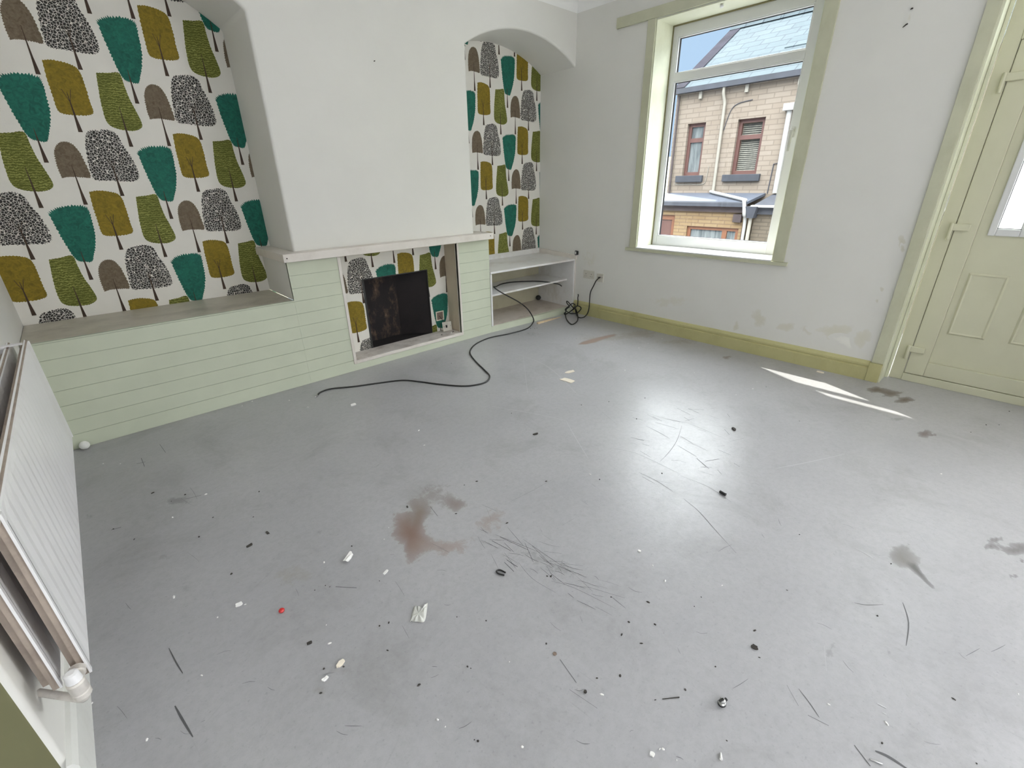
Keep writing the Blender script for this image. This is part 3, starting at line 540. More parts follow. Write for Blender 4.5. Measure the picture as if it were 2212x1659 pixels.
SPECKS = [(-3.856, -1.221, 'dark'), (-3.723, -1.345, 'dark'), (-2.834, -1.834, 'dark'), (-1.96, -0.411, 'dark'), (-1.036, -0.241, 'dark'), (-2.587, -2.073, 'dark'), (-2.386, -2.246, 'dark'), (-3.0, -2.878, 'dark'), (-3.008, -2.494, 'dark'), (-3.018, -2.484, 'dark'), (-3.019, -2.817, 'dark'), (-2.963, -2.806, 'dark'), (-2.847, -2.807, 'dark'), (-2.908, -2.871, 'dark'), (-3.306, -2.473, 'dark'), (-3.369, -2.393, 'dark'), (-3.446, -2.568, 'dark'), (-3.45, -2.557, 'dark'), (-3.136, -2.893, 'dark'), (-1.039, -2.721, 'dark'), (-2.104, -3.054, 'dark'), (-0.653, -2.386, 'dark'), (-2.693, -2.924, 'dark'), (-3.22, -2.67, 'dark'), (-2.747, -2.926, 'dark'), (-2.693, -3.106, 'dark'), (-2.34, -3.365, 'dark'), (-2.028, -3.346, 'dark'), (-0.497, -3.441, 'dark'), (0.01, -3.574, 'dark'), (-0.267, -3.544, 'dark'), (-0.32, -3.492, 'dark'), (-0.744, -0.726, 'dark'), (-0.753, -0.15, 'dark'), (-0.812, -0.183, 'dark'), (-0.958, -0.146, 'dark'), (-0.783, -0.213, 'dark'), (-0.755, -0.218, 'dark'), (-2.444, -3.12, 'dark'), (-2.791, -3.464, 'dark'), (-2.676, -3.635, 'dark'), (-3.549, -2.252, 'dark'), (-3.578, -2.242, 'dark'), (-3.642, -1.949, 'dark'), (-3.679, -1.943, 'dark'), (-3.633, -1.966, 'dark'), (-3.186, -1.765, 'dark'), (-3.053, -1.959, 'dark'), (-2.897, -1.815, 'dark'), (-2.93, -2.163, 'dark'), (-3.602, -2.34, 'dark'), (-3.81, -2.326, 'dark'), (-3.727, -2.295, 'dark'), (-3.774, -2.26, 'dark'), (-3.589, -2.503, 'dark'), (-3.56, -2.729, 'dark'), (-3.555, -2.738, 'dark'), (-2.923, -2.705, 'dark'), (-3.915, -0.937, 'dark'), (-3.973, -0.95, 'dark'), (-1.712, -2.016, 'dark'), (-1.415, -1.888, 'dark'), (-2.12, -2.432, 'dark'), (-1.635, -1.751, 'dark'), (-2.214, -1.417, 'dark'), (-3.486, -2.068, 'dark'), (-3.482, -1.825, 'dark'), (-3.192, -2.85, 'dark'), (-3.122, -3.002, 'dark'), (-3.078, -3.186, 'dark'), (-3.034, -3.046, 'dark'), (-2.904, -3.074, 'dark'), (-2.778, -3.153, 'dark'), (-2.512, -3.575, 'dark'), (-4.028, -0.809, 'dark'), (-4.133, -1.146, 'dark'), (-4.192, -1.003, 'dark'), (-3.882, -1.644, 'dark'), (-3.647, -1.162, 'dark'), (-3.929, -1.322, 'dark'), (-1.803, -1.654, 'dark'), (-4.186, -0.302, 'pale'), (-4.118, -0.369, 'pale'), (-3.841, -1.004, 'pale'), (-3.989, -1.093, 'pale'), (-4.063, -1.619, 'pale'), (-3.883, -1.834, 'pale'), (-3.968, -1.826, 'pale'), (-3.6, -1.833, 'pale'), (-3.347, -2.634, 'pale'), (-1.088, -1.503, 'pale'), (-0.396, -1.276, 'pale'), (-0.189, -1.294, 'pale'), (-0.563, -1.287, 'pale'), (-0.755, -1.903, 'pale'), (-0.605, -2.305, 'pale'), (-0.751, -2.333, 'pale'), (-0.932, -2.294, 'pale'), (-2.832, -1.359, 'pale'), (-2.72, -2.799, 'pale'), (-1.142, -3.387, 'pale'), (-2.725, -3.461, 'pale'), (-2.782, -3.34, 'pale'), (-2.688, -2.728, 'pale'), (-4.053, -2.024, 'pale'), (-4.2, -2.126, 'pale'), (-4.304, -1.9, 'pale'), (-3.598, -2.65, 'pale'), (-3.603, -2.62, 'pale'), (-3.479, -2.828, 'pale'), (-3.223, -3.076, 'pale'), (-3.217, -3.082, 'pale'), (-3.214, -3.119, 'pale'), (-3.726, -2.189, 'pale'), (-3.707, -2.115, 'pale'), (-2.762, -1.19, 'pale'), (-2.385, -2.187, 'pale'), (-3.317, -1.831, 'pale'), (-3.366, -1.881, 'pale'), (-2.363, -3.697, 'pale'), (-2.59, -2.952, 'pale'), (-3.22, -2.889, 'pale'), (-3.126, -0.394, 'pale'), (-3.178, -0.193, 'pale'), (-3.369, -0.025, 'pale'), (-3.44, -0.055, 'pale')]

# ------------------------------------------------------------------ room dimensions
XL = -4.322          # left wall
DL, DR = 0.532, 0.485  # backs of the two alcoves
BR = 0.028           # face of the chimney breast
CL, CR = -2.880, -1.314
CEIL = 2.83
WY0, WY1, WZ0, WZ1 = -2.04, -0.815, 0.763, 2.545   # window opening
DY0, DY1, DZ1 = -3.87, -2.905, 2.53                # door opening
YB = -6.0            # back wall
XH = -5.6            # far left of the room behind the radiator wall

def arch_z(x, x0, x1, zs, rise):
    c = (x1 - x0) / 2; R = (c * c + rise * rise) / (2 * rise)
    xm = (x0 + x1) / 2
    return zs + rise - R + math.sqrt(max(R * R - (x - xm) ** 2, 0))
def arch_l(x): return arch_z(x, XL, CL, 2.275, 0.25)
def arch_r(x): return arch_z(x, CR, 0.011, 2.343, 0.185)

# ------------------------------------------------------------------ floor with its stains and scratches
def blob_layer(mb, cols, place, stains, seed):
    rnd = random.Random(seed)
    for (cx, cy, ex, ey, fx, fy, col, al) in stains:
        K = 26; R = 4
        ph = [rnd.uniform(0, 2 * PI) for _ in range(4)]
        base = len(mb.v)
        verts = [place(cx, cy)]; cc = [(*col, al)]
        for j in range(1, R + 1):
            for k in range(K):
                a = 2 * PI * k / K
                w = 1.0 + 0.16 * math.sin(2 * a + ph[0]) + 0.12 * math.sin(3 * a + ph[1]) + 0.10 * math.sin(5 * a + ph[2]) + 0.06 * math.sin(9 * a + ph[3])
                q = 1.35 * w * j / R
                verts.append(place(cx + q * (ex * math.cos(a) + fx * math.sin(a)), cy + q * (ey * math.cos(a) + fy * math.sin(a))))
                cc.append((*col, al * (1 - (j / R) ** 1.6)))
        fs = [(0, 1 + k, 1 + (k + 1) % K) for k in range(K)]
        for j in range(R - 1):
            for k in range(K):
                a0 = 1 + j * K + k; a1 = 1 + j * K + (k + 1) % K
                fs.append((a0, a0 + K, a1 + K, a1))
        mb.add(verts, fs); cols += cc

def line_layer(mb, cols, place, pts, w, col, al):
    P = smooth_path([(a, b, 0) for a, b in pts], 5) if len(pts) > 2 else [Vector((a, b, 0)) for a, b in pts]
    n = len(P); verts = []; fs = []
    for i in range(n):
        t = (P[min(i + 1, n - 1)] - P[max(i - 1, 0)]).normalized()
        s = Vector((-t.y, t.x, 0)) * (w * 0.00095 * (0.35 + 0.65 * math.sin(PI * (i + 0.5) / n)))
        verts += [place(P[i].x + s.x, P[i].y + s.y), place(P[i].x - s.x, P[i].y - s.y)]
        cols += [(*col, al)] * 2
    for i in range(n - 1):
        fs.append((2 * i, 2 * i + 1, 2 * i + 3, 2 * i + 2))
    mb.add(verts, fs)

import numpy as np
def floor_axis(a, b, f0, f1, step):
    return np.concatenate([np.linspace(a, f0, 4)[:-1], np.arange(f0, f1, step), np.linspace(f1, b, 3)])
gx = floor_axis(XH, 0.30, -4.36, 0.06, 0.0125)
gy = floor_axis(YB, 0.72, -4.02, 0.06, 0.0125)
GX, GY = np.meshgrid(gx, gy, indexing='ij')
acc = np.zeros(GX.shape); rgb = np.full(GX.shape + (3,), 0.3)
rs_ = np.random.RandomState(4)
def lay_on(al, col):
    """paint one stain over the ones before it"""
    global acc, rgb
    tot = acc * (1 - al) + al
    w_ = np.where(tot > 1e-6, al / np.maximum(tot, 1e-6), 0)[..., None]
    rgb = rgb * (1 - w_) + np.array(col) * w_
    acc = np.maximum(acc, tot)
for (cx, cy, ex, ey, fx, fy, col, al) in STAINS_AND_SHADE:
    det = ex * fy - ey * fx
    a_ = ((GX - cx) * fy - (GY - cy) * fx) / det
    b_ = ((GY - cy) * ex - (GX - cx) * ey) / det
    th = np.arctan2(b_, a_); ph = rs_.uniform(0, 2 * PI, 4)
    w_ = 1.35 * (1 + .16 * np.sin(2 * th + ph[0]) + .12 * np.sin(3 * th + ph[1]) + .10 * np.sin(5 * th + ph[2]) + .06 * np.sin(9 * th + ph[3]))
    q = np.hypot(a_, b_) / w_
    lay_on(al * np.clip(1 - q ** 1.6, 0, 1), col)
def poly_mask(poly, soft):
    ins = np.zeros(GX.shape, bool); dist = np.full(GX.shape, 9.0)
    n = len(poly)
    for i in range(n):
        (x0, y0), (x1, y1) = poly[i], poly[(i + 1) % n]
        cr = ((y0 > GY) != (y1 > GY)) & (GX < (x1 - x0) * (GY - y0) / (y1 - y0 + 1e-12) + x0)
        ins ^= cr
        L2 = (x1 - x0) ** 2 + (y1 - y0) ** 2 + 1e-12
        t = np.clip(((GX - x0) * (x1 - x0) + (GY - y0) * (y1 - y0)) / L2, 0, 1)
        dist = np.minimum(dist, np.hypot(GX - x0 - t * (x1 - x0), GY - y0 - t * (y1 - y0)))
    return np.clip(0.5 + np.where(ins, dist, -dist) / soft, 0, 1)
lay_on(poly_mask(PEEL, 0.05) * 0.5, (0.20, 0.17, 0.15))
lay_on(poly_mask(PEEL, 0.02), (0.33, 0.245, 0.205))
lay_on(poly_mask(STREAK, 0.018), (0.135, 0.132, 0.128))
NX, NY = GX.shape
verts = [(float(a), float(b), 0.0) for a, b in zip(GX.ravel(), GY.ravel())]
faces = [(i * NY + k, (i + 1) * NY + k, (i + 1) * NY + k + 1, i * NY + k + 1) for i in range(NX - 1) for k in range(NY - 1)]
mb = MB(); mb.v = verts; mb.f = faces; mb.mi = [0] * len(faces)
cols = [tuple(c) for c in np.concatenate([rgb, acc[..., None]], axis=2).reshape(-1, 4).tolist()]
lay = [16]
def fl_place(x, y):
    return (x, y, 0.0003 + lay[0] * 0.00002)
for pts, w in SCRATCHES:
    lay[0] += 0.1
    line_layer(mb, cols, fl_place, pts, w, (0.08, 0.08, 0.085), 0.92)
for pts, w in PALE_SCRATCHES:
    lay[0] += 0.1
    line_layer(mb, cols, fl_place, pts, w, (0.58, 0.59, 0.60), 0.62)
fo = mb.build('floor', 'floor', weld=False)
stain_layer(fo, cols)
structure(fo, 'scuffed grey painted floor of the empty room', 'floor')

# ------------------------------------------------------------------ walls
mb = MB(); cols = []
T = 0.30
for (y0, y1, z0, z1) in ((WY1, 0.72, 0, CEIL + .1), (WY0, WY1, 0, WZ0), (WY0, WY1, WZ1, CEIL + .1), (DY1, WY0, 0, CEIL + .1),
                         (DY0, DY1, DZ1, CEIL + .1), (-4.8, DY0, 0, CEIL + .1),
                         (-5.9, -4.8, 0, 0.75), (-5.9, -4.8, 2.35, CEIL + .1), (YB, -5.9, 0, CEIL + .1)):  # far opening added to let the side fill light in
    mb.box(0, T, y0, y1, z0, z1)
cols += [(0.5, 0.5, 0.5, 0)] * len(mb.v)
for i, s in enumerate(WALL_STAINS):
    blob_layer(mb, cols, lambda a, b, i=i: (-0.0004 - 0.00003 * i, a, b), [s], 70 + i)
wr = mb.build('wall_right', 'plaster', weld=False)
stain_layer(wr, cols)
structure(wr, 'white plaster wall holding the window and the door', 'wall')

mb = MB()
# rounded near end, then the return
prof = [(XH - .1, 0.72), (XL, 0.72), (XL, -2.160)]
for k in range(7):
    a = PI / 2 * k / 6
    prof.append((XL - 0.015 + 0.015 * math.cos(a), -2.160 - 0.015 * math.sin(a)))
prof.append((XH - .1, -2.175))
mb.prism(prof, 'z', 0, CEIL + .1)
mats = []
wl_ = mb.build('wall_left', ['plaster', 'shaded_return'], smooth=50)
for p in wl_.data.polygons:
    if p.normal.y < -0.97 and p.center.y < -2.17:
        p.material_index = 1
stain_layer(wl_, [(0.5, 0.5, 0.5, 0)] * len(wl_.data.vertices))
structure(wl_, 'white plaster wall behind the radiator', 'wall')

mb = MB()
mb.box(XH - .1, XH, YB, -2.175, 0, CEIL + .1)
o = mb.build('wall_hall', 'plaster'); stain_layer(o, [(0.5, 0.5, 0.5, 0)] * len(o.data.vertices))
structure(o, 'plain wall behind the photographer', 'wall')
mb = MB()
for (x0, x1, z0, z1) in ((XH - .1, -5.2, 0, CEIL + .1), (-5.2, -3.6, 0, 0.75), (-5.2, -3.6, 2.35, CEIL + .1), (-3.6, T, 0, CEIL + .1)):  # gap added to let the rear fill light in
    mb.box(x0, x1, YB - .15, YB, z0, z1)
o = mb.build('wall_back', 'plaster'); stain_layer(o, [(0.5, 0.5, 0.5, 0)] * len(o.data.vertices))
structure(o, 'back wall of the room with an opening added for the fill light', 'wall')
mb = MB(); mb.box(XH - .1, T, YB - .15, 0.72, CEIL, CEIL + .1)
structure(mb.build('ceiling', 'ceiling'), 'plain white ceiling', 'ceiling')
# soft cove where ceiling meets the window wall and the chimney breast
mb = MB()
rc = 0.07
arc = [(-rc + rc * math.sin(PI / 2 * k / 6), CEIL - rc + rc * math.cos(PI / 2 * k / 6)) for k in range(7)]
mb.prism([(0.0, CEIL)] + [(a, b) for a, b in arc], 'y', YB, 0.03)
mb.prism([(BR, CEIL)] + [(BR + a, b) for a, b in arc], 'x', XL, 0.0)
o = mb.build('trim_3', 'ceiling', smooth=40)
structure(o, 'rounded plaster cove under the ceiling', 'cove')

# back planes of the alcoves
mb = MB()
mb.box(XL - .05, CL + .05, DL, DL + .15, 0, CEIL)
mb.box(CR - .05, 0.05, DR, DR + .15, 0, CEIL)
wf = mb.build('wall_front', 'plaster'); stain_layer(wf, [(0.5, 0.5, 0.5, 0)] * len(wf.data.vertices))
structure(wf, 'alcove back wall hung with tree patterned wallpaper', 'wall')

# chimney breast with the arched heads of both alcoves
mb = MB()
N = 40
def strip(x0, x1, bottom, n):
    for i in range(n):
        a = x0 + (x1 - x0) * i / n; b = x0 + (x1 - x0) * (i + 1) / n
        mb.add([(a, BR, bottom(a)), (b, BR, bottom(b)), (b, BR, CEIL), (a, BR, CEIL)], [(0, 1, 2, 3)])
strip(XL, CL, arch_l, N); strip(CR, 0.0, arch_r, N)
mb.add([(CL, BR, 0.90), (CR, BR, 0.90), (CR, BR, arch_r(CR)), (CR, BR, CEIL), (CL, BR, CEIL), (CL, BR, arch_l(CL))], [(0, 1, 2, 3, 4, 5)])
for (x0, x1, fn, d) in ((XL, CL, arch_l, DL), (CR, 0.0, arch_r, DR)):
    for i in range(N):
        a = x0 + (x1 - x0) * i / N; b = x0 + (x1 - x0) * (i + 1) / N
        mb.add([(a, BR, fn(a)), (b, BR, fn(b)), (b, d, fn(b)), (a, d, fn(a))], [(0, 1, 2, 3)])
mb.add([(CL, BR, 0.90), (CL, DL, 0.90), (CL, DL, arch_l(CL)), (CL, BR, arch_l(CL))], [(0, 1, 2, 3)])
mb.add([(CR, BR, 0.90), (CR, DR, 0.90), (CR, DR, arch_r(CR)), (CR, BR, arch_r(CR))], [(0, 1, 2, 3)])
mb.add([(CR, BR, 0.0), (CR, DR, 0.0), (CR, DR, 0.90), (CR, BR, 0.90)], [(0, 1, 2, 3)])
wc = mb.build('wall_chimney', 'plaster', bevel=0.016, seg=4, smooth=45)
stain_layer(wc, [(0.5, 0.5, 0.5, 0)] * len(wc.data.vertices))
structure(wc, 'white chimney breast with arched alcove heads either side', 'chimney breast')

# ------------------------------------------------------------------ wallpaper
def clip(poly, inside, cut):
    out = []
    n = len(poly)
    for i in range(n):
        p, q = poly[i], poly[(i + 1) % n]
        a, b = inside(p), inside(q)
        if a: out.append(p)
        if a != b: out.append(cut(p, q))
    return out
def clip_convex(poly, region):
    """region: counter-clockwise convex polygon"""
    for i in range(len(region)):
        a, b = region[i], region[(i + 1) % len(region)]
        nx, ny = -(b[1] - a[1]), b[0] - a[0]
        d = lambda p: (p[0] - a[0]) * nx + (p[1] - a[1]) * ny
        def cut(p, q):
            dp, dq = d(p), d(q); t = dp / (dp - dq)
            return (p[0] + (q[0] - p[0]) * t, p[1] + (q[1] - p[1]) * t)
        poly = clip(poly, lambda p: d(p) >= 0, cut)
        if len(poly) < 3: return []
    return poly
CROWN = {
    'A': [(-62, 144), (-64, 190), (-61, 240), (-52, 284), (-28, 320), (4, 334), (36, 322), (56, 280), (65, 220), (67, 150), (34, 148), (-7, 151), (-35, 150)],
    'B': [(-60, 88), (-100, 90), (-112, 118), (-106, 199), (-90, 290), (-64, 343), (-18, 356), (35, 360), (69, 338), (82, 284), (103, 223), (114, 160), (112, 106), (82, 84), (21, 83)],
    'C': [(-76, 389), (-43, 412), (0, 424), (58, 428), (97, 418), (106, 394), (102, 333), (95, 264), (75, 193), (52, 140), (34, 107), (-3, 109), (-28, 119), (-43, 155), (-55, 221), (-65, 291)],
    'D': [(-57, 339), (-13, 345), (40, 338), (76, 322), (88, 292), (90, 232), (88, 158), (88, 105), (57, 88), (-4, 84), (-50, 89), (-67, 109), (-66, 181), (-64, 252)],
    'E': [(-57, 374), (-4, 379), (50, 384), (57, 322), (63, 258), (77, 195), (88, 129), (75, 102), (36, 87), (-23, 90), (-66, 106), (-82, 140), (-79, 221), (-68, 303)]}
COLUMN = {'A': (0.0, 0.0), 'B': (0.186, 0.043), 'C': (0.402, -0.103), 'D': (0.596, 0.058), 'E': (0.811, -0.010)}
INK = {'A': 1, 'B': 2, 'C': 3, 'D': 4, 'E': 5}
JAG = {'A': 0.0035, 'B': 0.0045, 'C': 0.0045, 'D': 0.003, 'E': 0.0018}
PAPER_MATS = ['paper', 'ink_brown', 'ink_dots', 'ink_teal', 'ink_mustard', 'ink_olive', 'ink_trunk']
def dense(poly, step):
    P = smooth_path([(a, b, 0) for a, b in poly + [poly[0]]], 8)[:-1]
    out = []
    for i in range(len(P)):
        p, q = P[i], P[(i + 1) % len(P)]
        m = max(1, int((q - p).length / step))
        out += [((p + (q - p) * (k / m)).x, (p + (q - p) * (k / m)).y) for k in range(m)]
    return out
def paper(name, parent, y, regions, ax, az):
    """regions: convex (x,z) polygons in the plane y; ax, az: base of one tree of the repeat"""
    mb = MB()
    rnd = random.Random(7)
    def put(poly, yy, mat):
        if len(poly) < 3: return
        tris = tessellate_polygon([[Vector((a, b, 0)) for a, b in poly]])
        mb.add([(a, yy, b) for a, b in poly], [tuple(t) for t in tris], mat)
    for region in regions:
        put(region, y - 0.0010, 0)
        xs = [p[0] for p in region]; zs = [p[1] for p in region]
        for r in range(-9, 10):
            for c in range(-5, 6):
                for t in 'ABCDE':
                    bx = ax + c * 1.008 + (0.504 if r % 2 else 0.0) + COLUMN[t][0]
                    bz = az - r * 0.3275 + COLUMN[t][1]
                    if bx < min(xs) - .2 or bx > max(xs) + .2 or bz < min(zs) - .5 or bz > max(zs) + .05:
                        continue
                    pts = [(a / 1000, b / 1000) for a, b in CROWN[t]]
                    D = dense(pts, 0.007)
                    cx = sum(p[0] for p in D) / len(D); cz = sum(p[1] for p in D) / len(D)
                    J = []
                    for i, (a, b) in enumerate(D):
                        l = math.hypot(a - cx, b - cz)
                        amp = JAG[t] * (1.9 if t == 'C' and b > 0.36 else 1.0)
                        k = (1 if i % 2 else -1) * amp * rnd.uniform(0.3, 1.0)
                        J.append((bx + a + (a - cx) / l * k, bz + b + (b - cz) / l * k))
                    put(clip_convex(J, region), y - 0.0015, INK[t])
                    top = cz - 0.01 if t != 'C' else 0.17
                    tr = [(bx - 0.010, bz), (bx + 0.010, bz), (bx + 0.004, bz + 0.08), (bx + 0.001, bz + top), (bx - 0.001, bz + top), (bx - 0.005, bz + 0.08)]
                    put(clip_convex(tr, region), y - 0.0020, 6)
                    if t in 'DB':
                        for sg in (-1, 1):
                            br = [(bx, bz + top - .05), (bx + sg * .018, bz + top + .012), (bx + sg * .020, bz + top + .010), (bx, bz + top - .058)]
                            if sg < 0: br = br[::-1]
                            put(clip_convex(br, region), y - 0.0020, 6)
    return mb.build(name, PAPER_MATS, parent, weld=False)
NA = 22
regL = [(XL + .002, 0.60), (CL - .002, 0.60)] + [(CL - .002 - (CL - XL - .004) * k / NA, arch_l(CL - .002 - (CL - XL - .004) * k / NA) - .001) for k in range(NA + 1)]
regR = [(CR + .002, 0.55), (-0.004, 0.55)] + [(-0.004 - (-0.004 - CR - .002) * k / NA, arch_r(-0.004 - (-0.004 - CR - .002) * k / NA) - .001) for k in range(NA + 1)]
p1 = paper('wallpaper', wf, DL, [regL], -3.846, 1.931)
p2 = paper('wallpaper', wf, DR, [regR], -0.868, 2.133)

# ------------------------------------------------------------------ built-in bench on the left
BZ = 0.0885
def boards(mb, x0, x1, y, z0, z1, thick=0.018, mat=0, gmat=1):
    """horizontal boards with narrow grooves, front face at y"""
    k0 = int(math.floor((z0 + 1e-6) / BZ))
    z = z0
    while z < z1 - 1e-4:
        nz = min((int(math.floor((z + 1e-6) / BZ)) + 1) * BZ, z1)
        mb.box(x0, x1, y, y + thick, z + 0.0012, nz - 0.0012, mat)
        z = nz
    mb.box(x0, x1, y + 0.004, y + thick - 0.001, z0, z1, gmat)

PL = -2.951
bench = empty('alcove_bench', (-3.6, 0.25, 0))
tag(bench, 'long low built-in bench clad in pale green boards under the tree wallpaper', 'bench')
mb = MB(); boards(mb, XL + .002, PL - .0005, 0.0, 0.0, 0.628); mb.build('cladding', ['cladding', 'groove'], bench, weld=False, bevel=0.0)
mb = MB(); mb.box(XL + .002, PL - .001, 0.0185, DL - .003, 0.606, 0.629); mb.build('seat_top', 'seat', bench, bevel=0.002)
mb = MB(); mb.box(XL + .002, PL - .02, 0.02, DL - .003, 0.0, 0.605); mb.build('carcass', 'cladding', bench)

# ------------------------------------------------------------------ fireplace
FL, FR, FB, FT = -2.580, -1.537, 0.080, 0.883
FD = 0.190
OL, OR, OT = -2.350, -1.738, 0.662
PR = -1.172
fire = empty('fireplace', (-2.06, 0.1, 0))
tag(fire, 'pale green boarded fireplace with open black firebox and cream mantel', 'fireplace')
mb = MB()
boards(mb, PL, FL, 0.0, 0.0, 0.892); boards(mb, FR, PR, 0.0, 0.0, 0.892); boards(mb, FL, FR, 0.0, 0.0, FB - .002)
mb.build('cladding', ['cladding', 'groove'], fire, weld=False)
mb = MB(); mb.box(PL, PL + .03, 0.018, DL - .003, 0.63, 0.892); mb.build('pier_side', 'plaster', fire)
o = fire.children[-1]; stain_layer(o, [(0.5, 0.5, 0.5, 0)] * len(o.data.vertices))
mb = MB(); mb.box(PR - .03, PR, 0.018, DR - .003, 0.0, 0.892); mb.build('pier_side', 'cladding', fire)
mb = MB()
mp_ = [(-2.987, -0.076), (-1.171, -0.076), (-1.171, 0.20), (CR + .001, 0.20), (CR + .001, BR - .001), (CL - .001, BR - .001), (CL - .001, DL - .003), (-2.987, DL - .003)]
mb.prism(mp_, 'z', 0.895, 0.949)
mantel = mb.build('mantel_shelf', 'cream', fire, bevel=0.003)
for (sx, sz) in ((-2.965, 0.922), (-1.21, 0.925)):
    m2 = MB(); m2.lathe([(0.0045, -0.0775), (0.0045, -0.070)], (sx, 0, sz), 'y', 10); m2.build('screw', 'dark_bit', mantel)
m2 = MB(); m2.lathe([(0.006, 0.9495), (0.003, 0.951)], (-1.205, 0.05, 0), 'z', 10); m2.build('screw', 'dark_bit', mantel)
# frame strips round the opening, standing a little proud
mb = MB()
w = 0.022
mb.box(FL - w, FL, -0.006, 0.03, FB - w, FT + .008); mb.box(FR, FR + w * .8, -0.006, 0.03, FB - w, FT + .008)
mb.box(FL, FR, -0.006, 0.03, FB - w, FB - .001)
mb.build('opening_frame', 'cream', fire, bevel=0.002)
mb = MB(); mb.box(FR, FR + .018, 0.03, FD + .01, FB, FT + .01); mb.box(FL - .018, FL, 0.03, FD + .01, FB, FT + .01)
mb.box(FL, FR, 0.0, FD + .01, FT + .0005, FT + .012)
mb.build('reveal', 'reveal_tan', fire)
mb = MB(); mb.box(FL, FR, 0.0, FD, FB - .02, FB + .004)
mb.build('hearth', 'hearth', fire, bevel=0.0015)
mb = MB()
mb.box(FL, OL, FD, FD + .012, FB, FT); mb.box(OR, FR, FD, FD + .012, FB, FT); mb.box(OL, OR, FD, FD + .012, OT, FT)
bp_o = mb.build('back_panel', 'cream_bit', fire)
paper('wallpaper', bp_o, FD, [[(FL, FB + .004), (OL, FB + .004), (OL, FT), (FL, FT)], [(OR, FB + .004), (FR, FB + .004), (FR, FT), (OR, FT)],
                                   [(OL, OT), (OR, OT), (OR, FT), (OL, FT)]], -2.549, 0.431)
mb = MB()
yb = 0.365
BXL, BXR = OL + .03, -1.962
mb.add([(OL, FD, FB), (BXL, yb, FB), (BXL, yb, OT + .05), (OL, FD, OT + .05)], [(0, 1, 2, 3)], 1)      # left cheek
mb.add([(BXL, yb, FB), (BXR, yb, FB), (BXR, yb, OT + .05), (BXL, yb, OT + .05)], [(0, 1, 2, 3)], 0)   # back
mb.add([(OL, FD + .0005, FB + .003), (OR, FD + .0005, FB + .003), (BXR, yb, FB + .003), (BXL, yb, FB + .003)], [(0, 1, 2, 3)], 1)   # floor of the firebox
mb.add([(BXR, yb, FB), (OR, FD, FB), (OR, FD, OT + .05), (BXR, yb, OT + .05)], [(0, 1, 2, 3)], 1)    # splayed right cheek
mb.add([(OL, FD + .012, OT + .05), (OR, FD + .012, OT + .05), (BXR, yb, OT + .05), (BXL, yb, OT + .05)], [(0, 1, 2, 3)], 1)
mb.build('firebox', ['soot', 'soot_plain'], fire, weld=False)
# thin dark metal edge round the firebox opening
mb = MB()
mb.box(OL - .004, OL + .012, FD - .004, FD, FB + .004, OT); mb.box(OR - .006, OR + .003, FD - .004, FD, FB + .004, OT); mb.box(OL - .004, OR + .003, FD - .004, FD, OT - .004, OT + .004)
mb.build('firebox_edge', 'black', fire)

# dangling socket and its empty box in the fireplace
sk = empty('loose_socket', (-1.60, FD, 0.09))
tag(sk, 'white switched spur plate hanging off at the right of the hearth', 'socket')
mb = MB(); mb.hexa([(-1.655, 0.125, 0.088), (-1.557, 0.120, 0.084), (-1.557, 0.128, 0.084), (-1.655, 0.133, 0.088), (-1.652, 0.140, 0.174), (-1.553, 0.135, 0.169), (-1.553, 0.143, 0.169), (-1.652, 0.148, 0.174)])
plate = mb.build('face_plate', 'socket', sk, bevel=0.003)
mb = MB(); mb.box(-1.622, -1.606, 0.127, 0.134, 0.118, 0.143); mb.build('switch', 'black', sk, bevel=0.001)
for x in (-1.642, -1.568):
    mb = MB(); mb.lathe([(0.003, 0.128), (0.003, 0.136)], (x, 0, 0.131), 'y', 8); mb.build('screw', 'dark_bit', plate)
mb = MB(); mb.tube(smooth_path([(-1.60, 0.14, 0.15), (-1.63, 0.165, 0.19), (-1.655, 0.175, 0.23)], 5), 0.003, 6); mb.build('wire', 'dark_bit', sk)
bxk = empty('wall_box', (-1.645, FD, 0.19))
tag(bxk, 'open recessed cream socket box in the wallpaper above the loose socket', 'socket box')
mb = MB()
x0, x1, z0, z1 = -1.685, -1.600, 0.185, 0.272
for (a, b, c, d) in ((x0, x1, z0, z0 + .008), (x0, x1, z1 - .008, z1), (x0, x0 + .008, z0 + .008, z1 - .008), (x1 - .008, x1, z0 + .008, z1 - .008)):
    mb.box(a, b, FD - .010, FD - .0025, c, d)
mb.build('rim', 'cream_bit', bxk, weld=False)
mb = MB(); mb.box(x0 + .008, x1 - .008, FD - .0035, FD - .0025, z0 + .008, z1 - .008); mb.build('inside', 'brown_bit', bxk)

# ------------------------------------------------------------------ shelf unit in the right alcove
SX0, SX1 = -1.170, -0.028
def fy(x):   # slightly skewed front
    return -0.004 - 0.066 * (x - SX0) / (SX1 - SX0)
su = empty('shelf_unit', (-0.6, 0.2, 0))
tag(su, 'low open white shelf unit filling the alcove beside the fireplace', 'shelf unit')
mb = MB()
mb.hexa([(SX0 + .006, fy(SX0), 0.570), (SX1 + .012, fy(SX1), 0.572), (SX1 + .012, DR - .012, 0.590), (SX0 + .006, DR - .012, 0.590),
         (SX0 + .006, fy(SX0), 0.588), (SX1 + .012, fy(SX1), 0.590), (SX1 + .012, DR - .012, 0.612), (SX0 + .006, DR - .012, 0.612)])
mb.build('top_board', 'shelf_white', su, bevel=0.002)
mb = MB(); mb.box(SX0 + .006, -0.004, DR - .016, DR - .003, 0.590, 0.664); mb.build('upstand', 'shelf_white', su, bevel=0.002)
